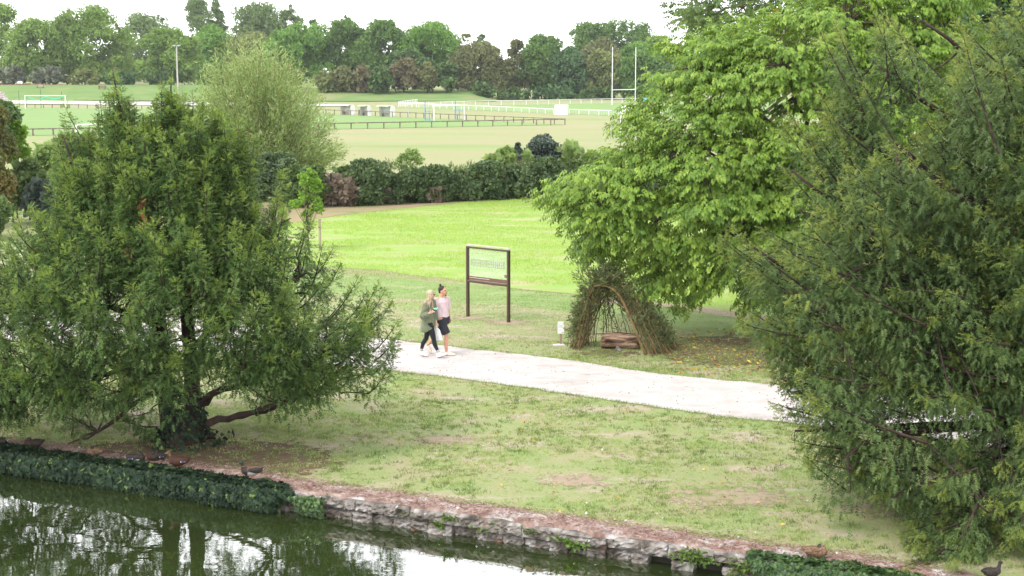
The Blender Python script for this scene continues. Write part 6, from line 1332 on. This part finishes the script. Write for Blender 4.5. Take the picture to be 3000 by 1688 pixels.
rg = np.random.default_rng(51)
m_grass = leafmat("lawn_blades", (.10, .17, .045), (.27, .36, .11), (.48, .53, .22), .35, .8, .6, .3, odd=(.46, .40, .27), oddat=.86)
x, y = scatter(62000, -60, 3060, 1000, 1688, rg); ok = behind_wall(x, y, .62) & ~inpoly(x, y, PATHPOLY)
dens = fbm(x * .9, y * .9, 61, 4); ok &= rg.random(len(x)) < np.clip((dens - .36) * 5.0, .10, 1); gu, gv = proj(np.stack([x, y, 0 * x], 1)); ok &= rg.random(len(x)) > .9 * np.exp(-((gu - 500) / 300) ** 2 - ((gv - 1350 - (gu - 500) * .10) / 42) ** 2); x, y = x[ok], y[ok]
blades("lawn_grass", x, y, .04 + .035 * vnoise(x * 5, y * 5, 9), .8, m_grass, rg, "short patchy lawn grass between the path and the moat wall", .24, 8, .035, coh=.75)
x, y = scatter(4200, -60, 3060, 1080, 1640, rg); ok = behind_wall(x, y, .9) & ~inpoly(x, y, PATHPOLY) & (fbm(x * .6, y * .6, 14, 3) > .46); x, y = x[ok], y[ok]; k = np.repeat(np.arange(len(x)), 10)
blades("grass_tufts", x[k] + rg.normal(size=len(k)) * .045, y[k] + rg.normal(size=len(k)) * .045, .07, .45, leafmat("tuft_blades", (.055, .10, .022), (.11, .18, .04), (.19, .26, .065), .3, 2), rg, "darker grass tufts standing in the worn lawn", .12, 2, .02)
x, y = scatter(120000, -60, 3060, 775, 1110, rg); ok = ~inpoly(x, y, PATHPOLY) & ~inpoly(x, y, [tuple(p[:2]) for p in G([p[0] for p in CROP], [p[1] for p in CROP])]); ok &= rg.random(len(x)) < np.clip((fbm(x * .8, y * .8, 71, 4) - .25) * 4, .3, 1); x, y = x[ok], y[ok]
m_grass2 = leafmat("verge_blades", (.10, .18, .05), (.20, .30, .085), (.33, .40, .14), .35, .6, .6, .3, odd=(.40, .36, .22), oddat=.93)
blades("verge_grass", x, y, .05, .7, m_grass2, rg, "denser green grass between the path and the young crop", .2, 3, .03)
# path edges: longer grass leaning over the gravel
e = np.array(PATHPOLY); i = rg.integers(0, len(e), 9000); f = rg.random(9000)[:, None]; p = e[i] * (1 - f) + e[(i + 1) % len(e)] * f + rg.normal(size=(9000, 2)) * .05; ok = (np.abs(p[:, 0]) < 22); p = p[ok]
blades("path_edge_grass", p[:, 0], p[:, 1], .06, .7, m_grass2, rg, "ragged grass along both edges of the gravel path", .18, 3, .03)
x, y = scatter(190000, 480, 2750, 560, 960, rg); cp = [tuple(p[:2]) for p in G([p[0] for p in CROP], [p[1] + 0 for p in CROP])]; ok = inpoly(x, y, cp) & (fbm(x * .35, y * 1.1, 81, 4) > .34 + .14 * rg.random(len(x))) & (fbm(x * .23 + 9, y * .6, 84, 3) < .60); x, y = x[ok], y[ok]
m_cropb = leafmat("crop_blades", (.20, .33, .055), (.30, .44, .08), (.42, .54, .14), .5, .35, .6, .25)
blades("crop_seedlings", x, y, .10, .55, m_cropb, rg, "bright lime-green young crop covering the field", .16, 3, .06)
# fallen leaves, feathers, needles
def flats(name, x, y, size, mats, mi, rg, label, tm=LEAF, z=.03, cat="leaves"):
    n = len(x); q = MB(); q.inst(tm, np.stack([x, y, np.full(n, z)], 1), np.stack([rg.normal(size=n), rg.normal(size=n), rg.normal(size=n) * .2], 1), np.tile([0, 0, 1.0], (n, 1)) + rg.normal(size=(n, 3)) * .4, rg.uniform(*size, n), rg.random(n), mi)
    q.build(name, mats, kind='stuff', label=label, category=cat)
m_yl = leafmat("yellow_fallen", (.34, .20, .02), (.62, .46, .04), (.72, .60, .12), .3, 3); m_bl = leafmat("brown_fallen", (.10, .045, .02), (.24, .12, .05), (.42, .26, .13), .15, 3)
x, y = scatter(1500, 1950, 2760, 965, 1100, rg); k = rg.random(len(x)); flats("fallen_leaves", x, y, (.06, .13), [m_yl, m_bl], np.where(k < .38, 0, 1), rg, "yellow and brown leaves fallen under the maple")
x, y = scatter(900, 1150, 3000, 990, 1640, rg); ok = behind_wall(x, y, .6); x, y = x[ok], y[ok]; k = rg.random(len(x)); on = inpoly(x, y, PATHPOLY); ok = ~on | (rg.random(len(x)) < .16); x, y, k = x[ok], y[ok], k[ok]
flats("scattered_leaves", x, y, (.04, .09), [m_yl, m_bl], np.where(k < .3, 0, 1), rg, "odd yellow and brown leaves scattered on lawn and path", z=.035)
x, y = scatter(9000, -60, 3060, 890, 1330, rg); ok = inpoly(x, y, PATHPOLY); x, y = x[ok], y[ok]
m_peb = leafmat("gravel_bits", (.16, .13, .115), (.38, .33, .30), (.60, .56, .53), 0, 5, .9, .1); flats("path_gravel", x, y, (.015, .045), [m_peb], 0, rg, "loose gravel and grit lying on the pale path", CLUMP, .022, "gravel")
x, y = scatter(5200, -40, 1050, 1255, 1440, rg); ok = behind_wall(x, y, .1) & (rg.random(len(x)) < np.exp(-((proj(np.stack([x, y, 0 * x], 1))[0] - 520) / 420) ** 2)); x, y = x[ok], y[ok]; m_fe = plain("pale_bits", (.62, .60, .60), .8)
flats("needle_litter", x, y, (.025, .07), [m_bl, m_h_dry, m_fe], rg.choice(3, len(x), p=[.5, .28, .22]), rg, "fallen needles, twigs and small feathers under the left yew", SLIM, .025, "litter")
x, y = scatter(900, 0, 2900, 1000, 1660, rg); ok = behind_wall(x, y, .5) & ~inpoly(x, y, PATHPOLY) & (fbm(x * .5, y * .5, 17) > .5); flats("daisies", x[ok], y[ok], (.02, .045), [m_fe], 0, rg, "tiny white daisies and feathers dotted over the lawn", IVY, .04, "flowers")
n_ = 16000; S = rg.uniform(s_at(-60), s_at(2800), n_); T = rg.uniform(.05, .78, n_); P = wallp(S, T, np.full(n_, .035)); P[:, 2] += (fbm(S * 3.1, T * 3.1, 9, 4) - .5) * .05; qm = MB(); m_needle = leafmat("wall_needles", (.10, .045, .03), (.30, .17, .13), (.62, .50, .45), .1, 4)
qm.inst(SLIM, P, np.stack([rg.normal(size=n_), rg.normal(size=n_), 0 * S], 1), np.tile([0, 0, 1.0], (n_, 1)) + rg.normal(size=(n_, 3)) * .3, rg.uniform(.03, .085, n_), rg.random(n_)); qm.build("wall_litter", m_needle, kind='stuff', label="reddish dry needles and bits lying along the wall top", category="litter")
S = rg.uniform(s_at(1000), s_at(2400), 26); T = -rg.uniform(.15, 1.2, 26) ** 1.5; P = wallp(S, T, np.full(26, WZ + .008)); flats_m = MB(); flats_m.inst(SLIM, P, np.stack([rg.normal(size=26), rg.normal(size=26), 0 * S], 1), np.tile([0, 0, 1.0], (26, 1)), rg.uniform(.04, .07, 26), .5); flats_m.build("floating_feathers", m_fe, kind='stuff', label="small white feathers floating by the foot of the wall", category="feathers")

# ================================================================= the big near trees
left_yew(); right_yew()
MAPLE = [(1960, 130), (1935, 200), (1915, 275), (1835, 330), (1815, 375), (1860, 430), (1740, 465), (1680, 505), (1600, 545), (1590, 575), (1660, 615), (1690, 700), (1740, 740), (1850, 762), (1895, 835), (2010, 885), (2070, 855), (2180, 800), (2215, 930), (2400, 930), (2650, 820), (2850, 600), (2900, 200), (2850, -120), (2400, -140), (2340, 20), (2200, 40), (2110, 80), (2050, 110)]
broadleaf("maple_tree", 2380, 40.0, MAPLE, "large bright green maple with drooping leaves overhanging the willow hut", 1080, m_ash, m_bark2, 61, COMPOUND, 38, .22, 4.2, front=.7, spread=.52, flat=.15, droop=.5,
          tips=[(1585, 575), (1592, 552), (1640, 530), (1700, 505), (1820, 372), (1835, 355), (1870, 318), (1920, 262), (1930, 215), (1955, 140), (1990, 125), (1700, 640), (1712, 702), (1735, 745), (1890, 840), (2015, 893), (2040, 870), (2195, 880), (2205, 930), (2190, 850), (1800, 440), (2060, 112), (2120, 75), (2260, 30)], zmin=.95)
m_back = leafmat("back_tree_leaves", (.050, .088, .024), (.10, .165, .042), (.18, .245, .075), .35, .5)
broadleaf("broadleaf_tree", 2180, 74.0, [(1962, -10), (1975, 60), (1995, 110), (2040, 130), (2100, 100), (2200, 200), (2500, 240), (2800, 60), (2700, -170), (2300, -220), (2000, -140)], "taller duller tree standing behind the top of the maple", 380, m_back, m_bark2, 62, COMPOUND, 30, .34, 5.0, spread=.75, droop=.3, trunk_r=.34)
blob_tree("broadleaf_tree", 2700, 3150, -120, 330, 62, "dark bluish tree showing between the maple and the right yew", m_t_blue, 63, n=7000, leaf=.34, lobes=46)
blob_tree("bush", 2350, 3000, 700, 900, 52, "dark green shrubs behind the maple's trunk", m_h_green, 64, cat="bush", n=7000, leaf=.2, lobes=60, trunk=False, crown="foliage", tr=.05)
blob_tree("bush", 0, 0, 0, 0, 40, "", m_t_mid, 65, n=1) if False else None

# ================================================================= thin summer haze over the sports ground
HAZE = 0.00014
q = MB(); q.box([0, 560, 24.0], [1500, 1180, 51.0 + 2.0])
m_haze, t, out = new_mat("haze"); v = t.nodes.new("ShaderNodeVolumePrincipled"); v.inputs['Density'].default_value = HAZE; v.inputs['Color'].default_value = (.93, .96, 1.0, 1); v.inputs['Anisotropy'].default_value = .2
t.links.new(v.outputs[0], out.inputs['Volume']); q.build("haze", m_haze, kind='stuff', label="thin pale summer haze over the whole place", category="haze")
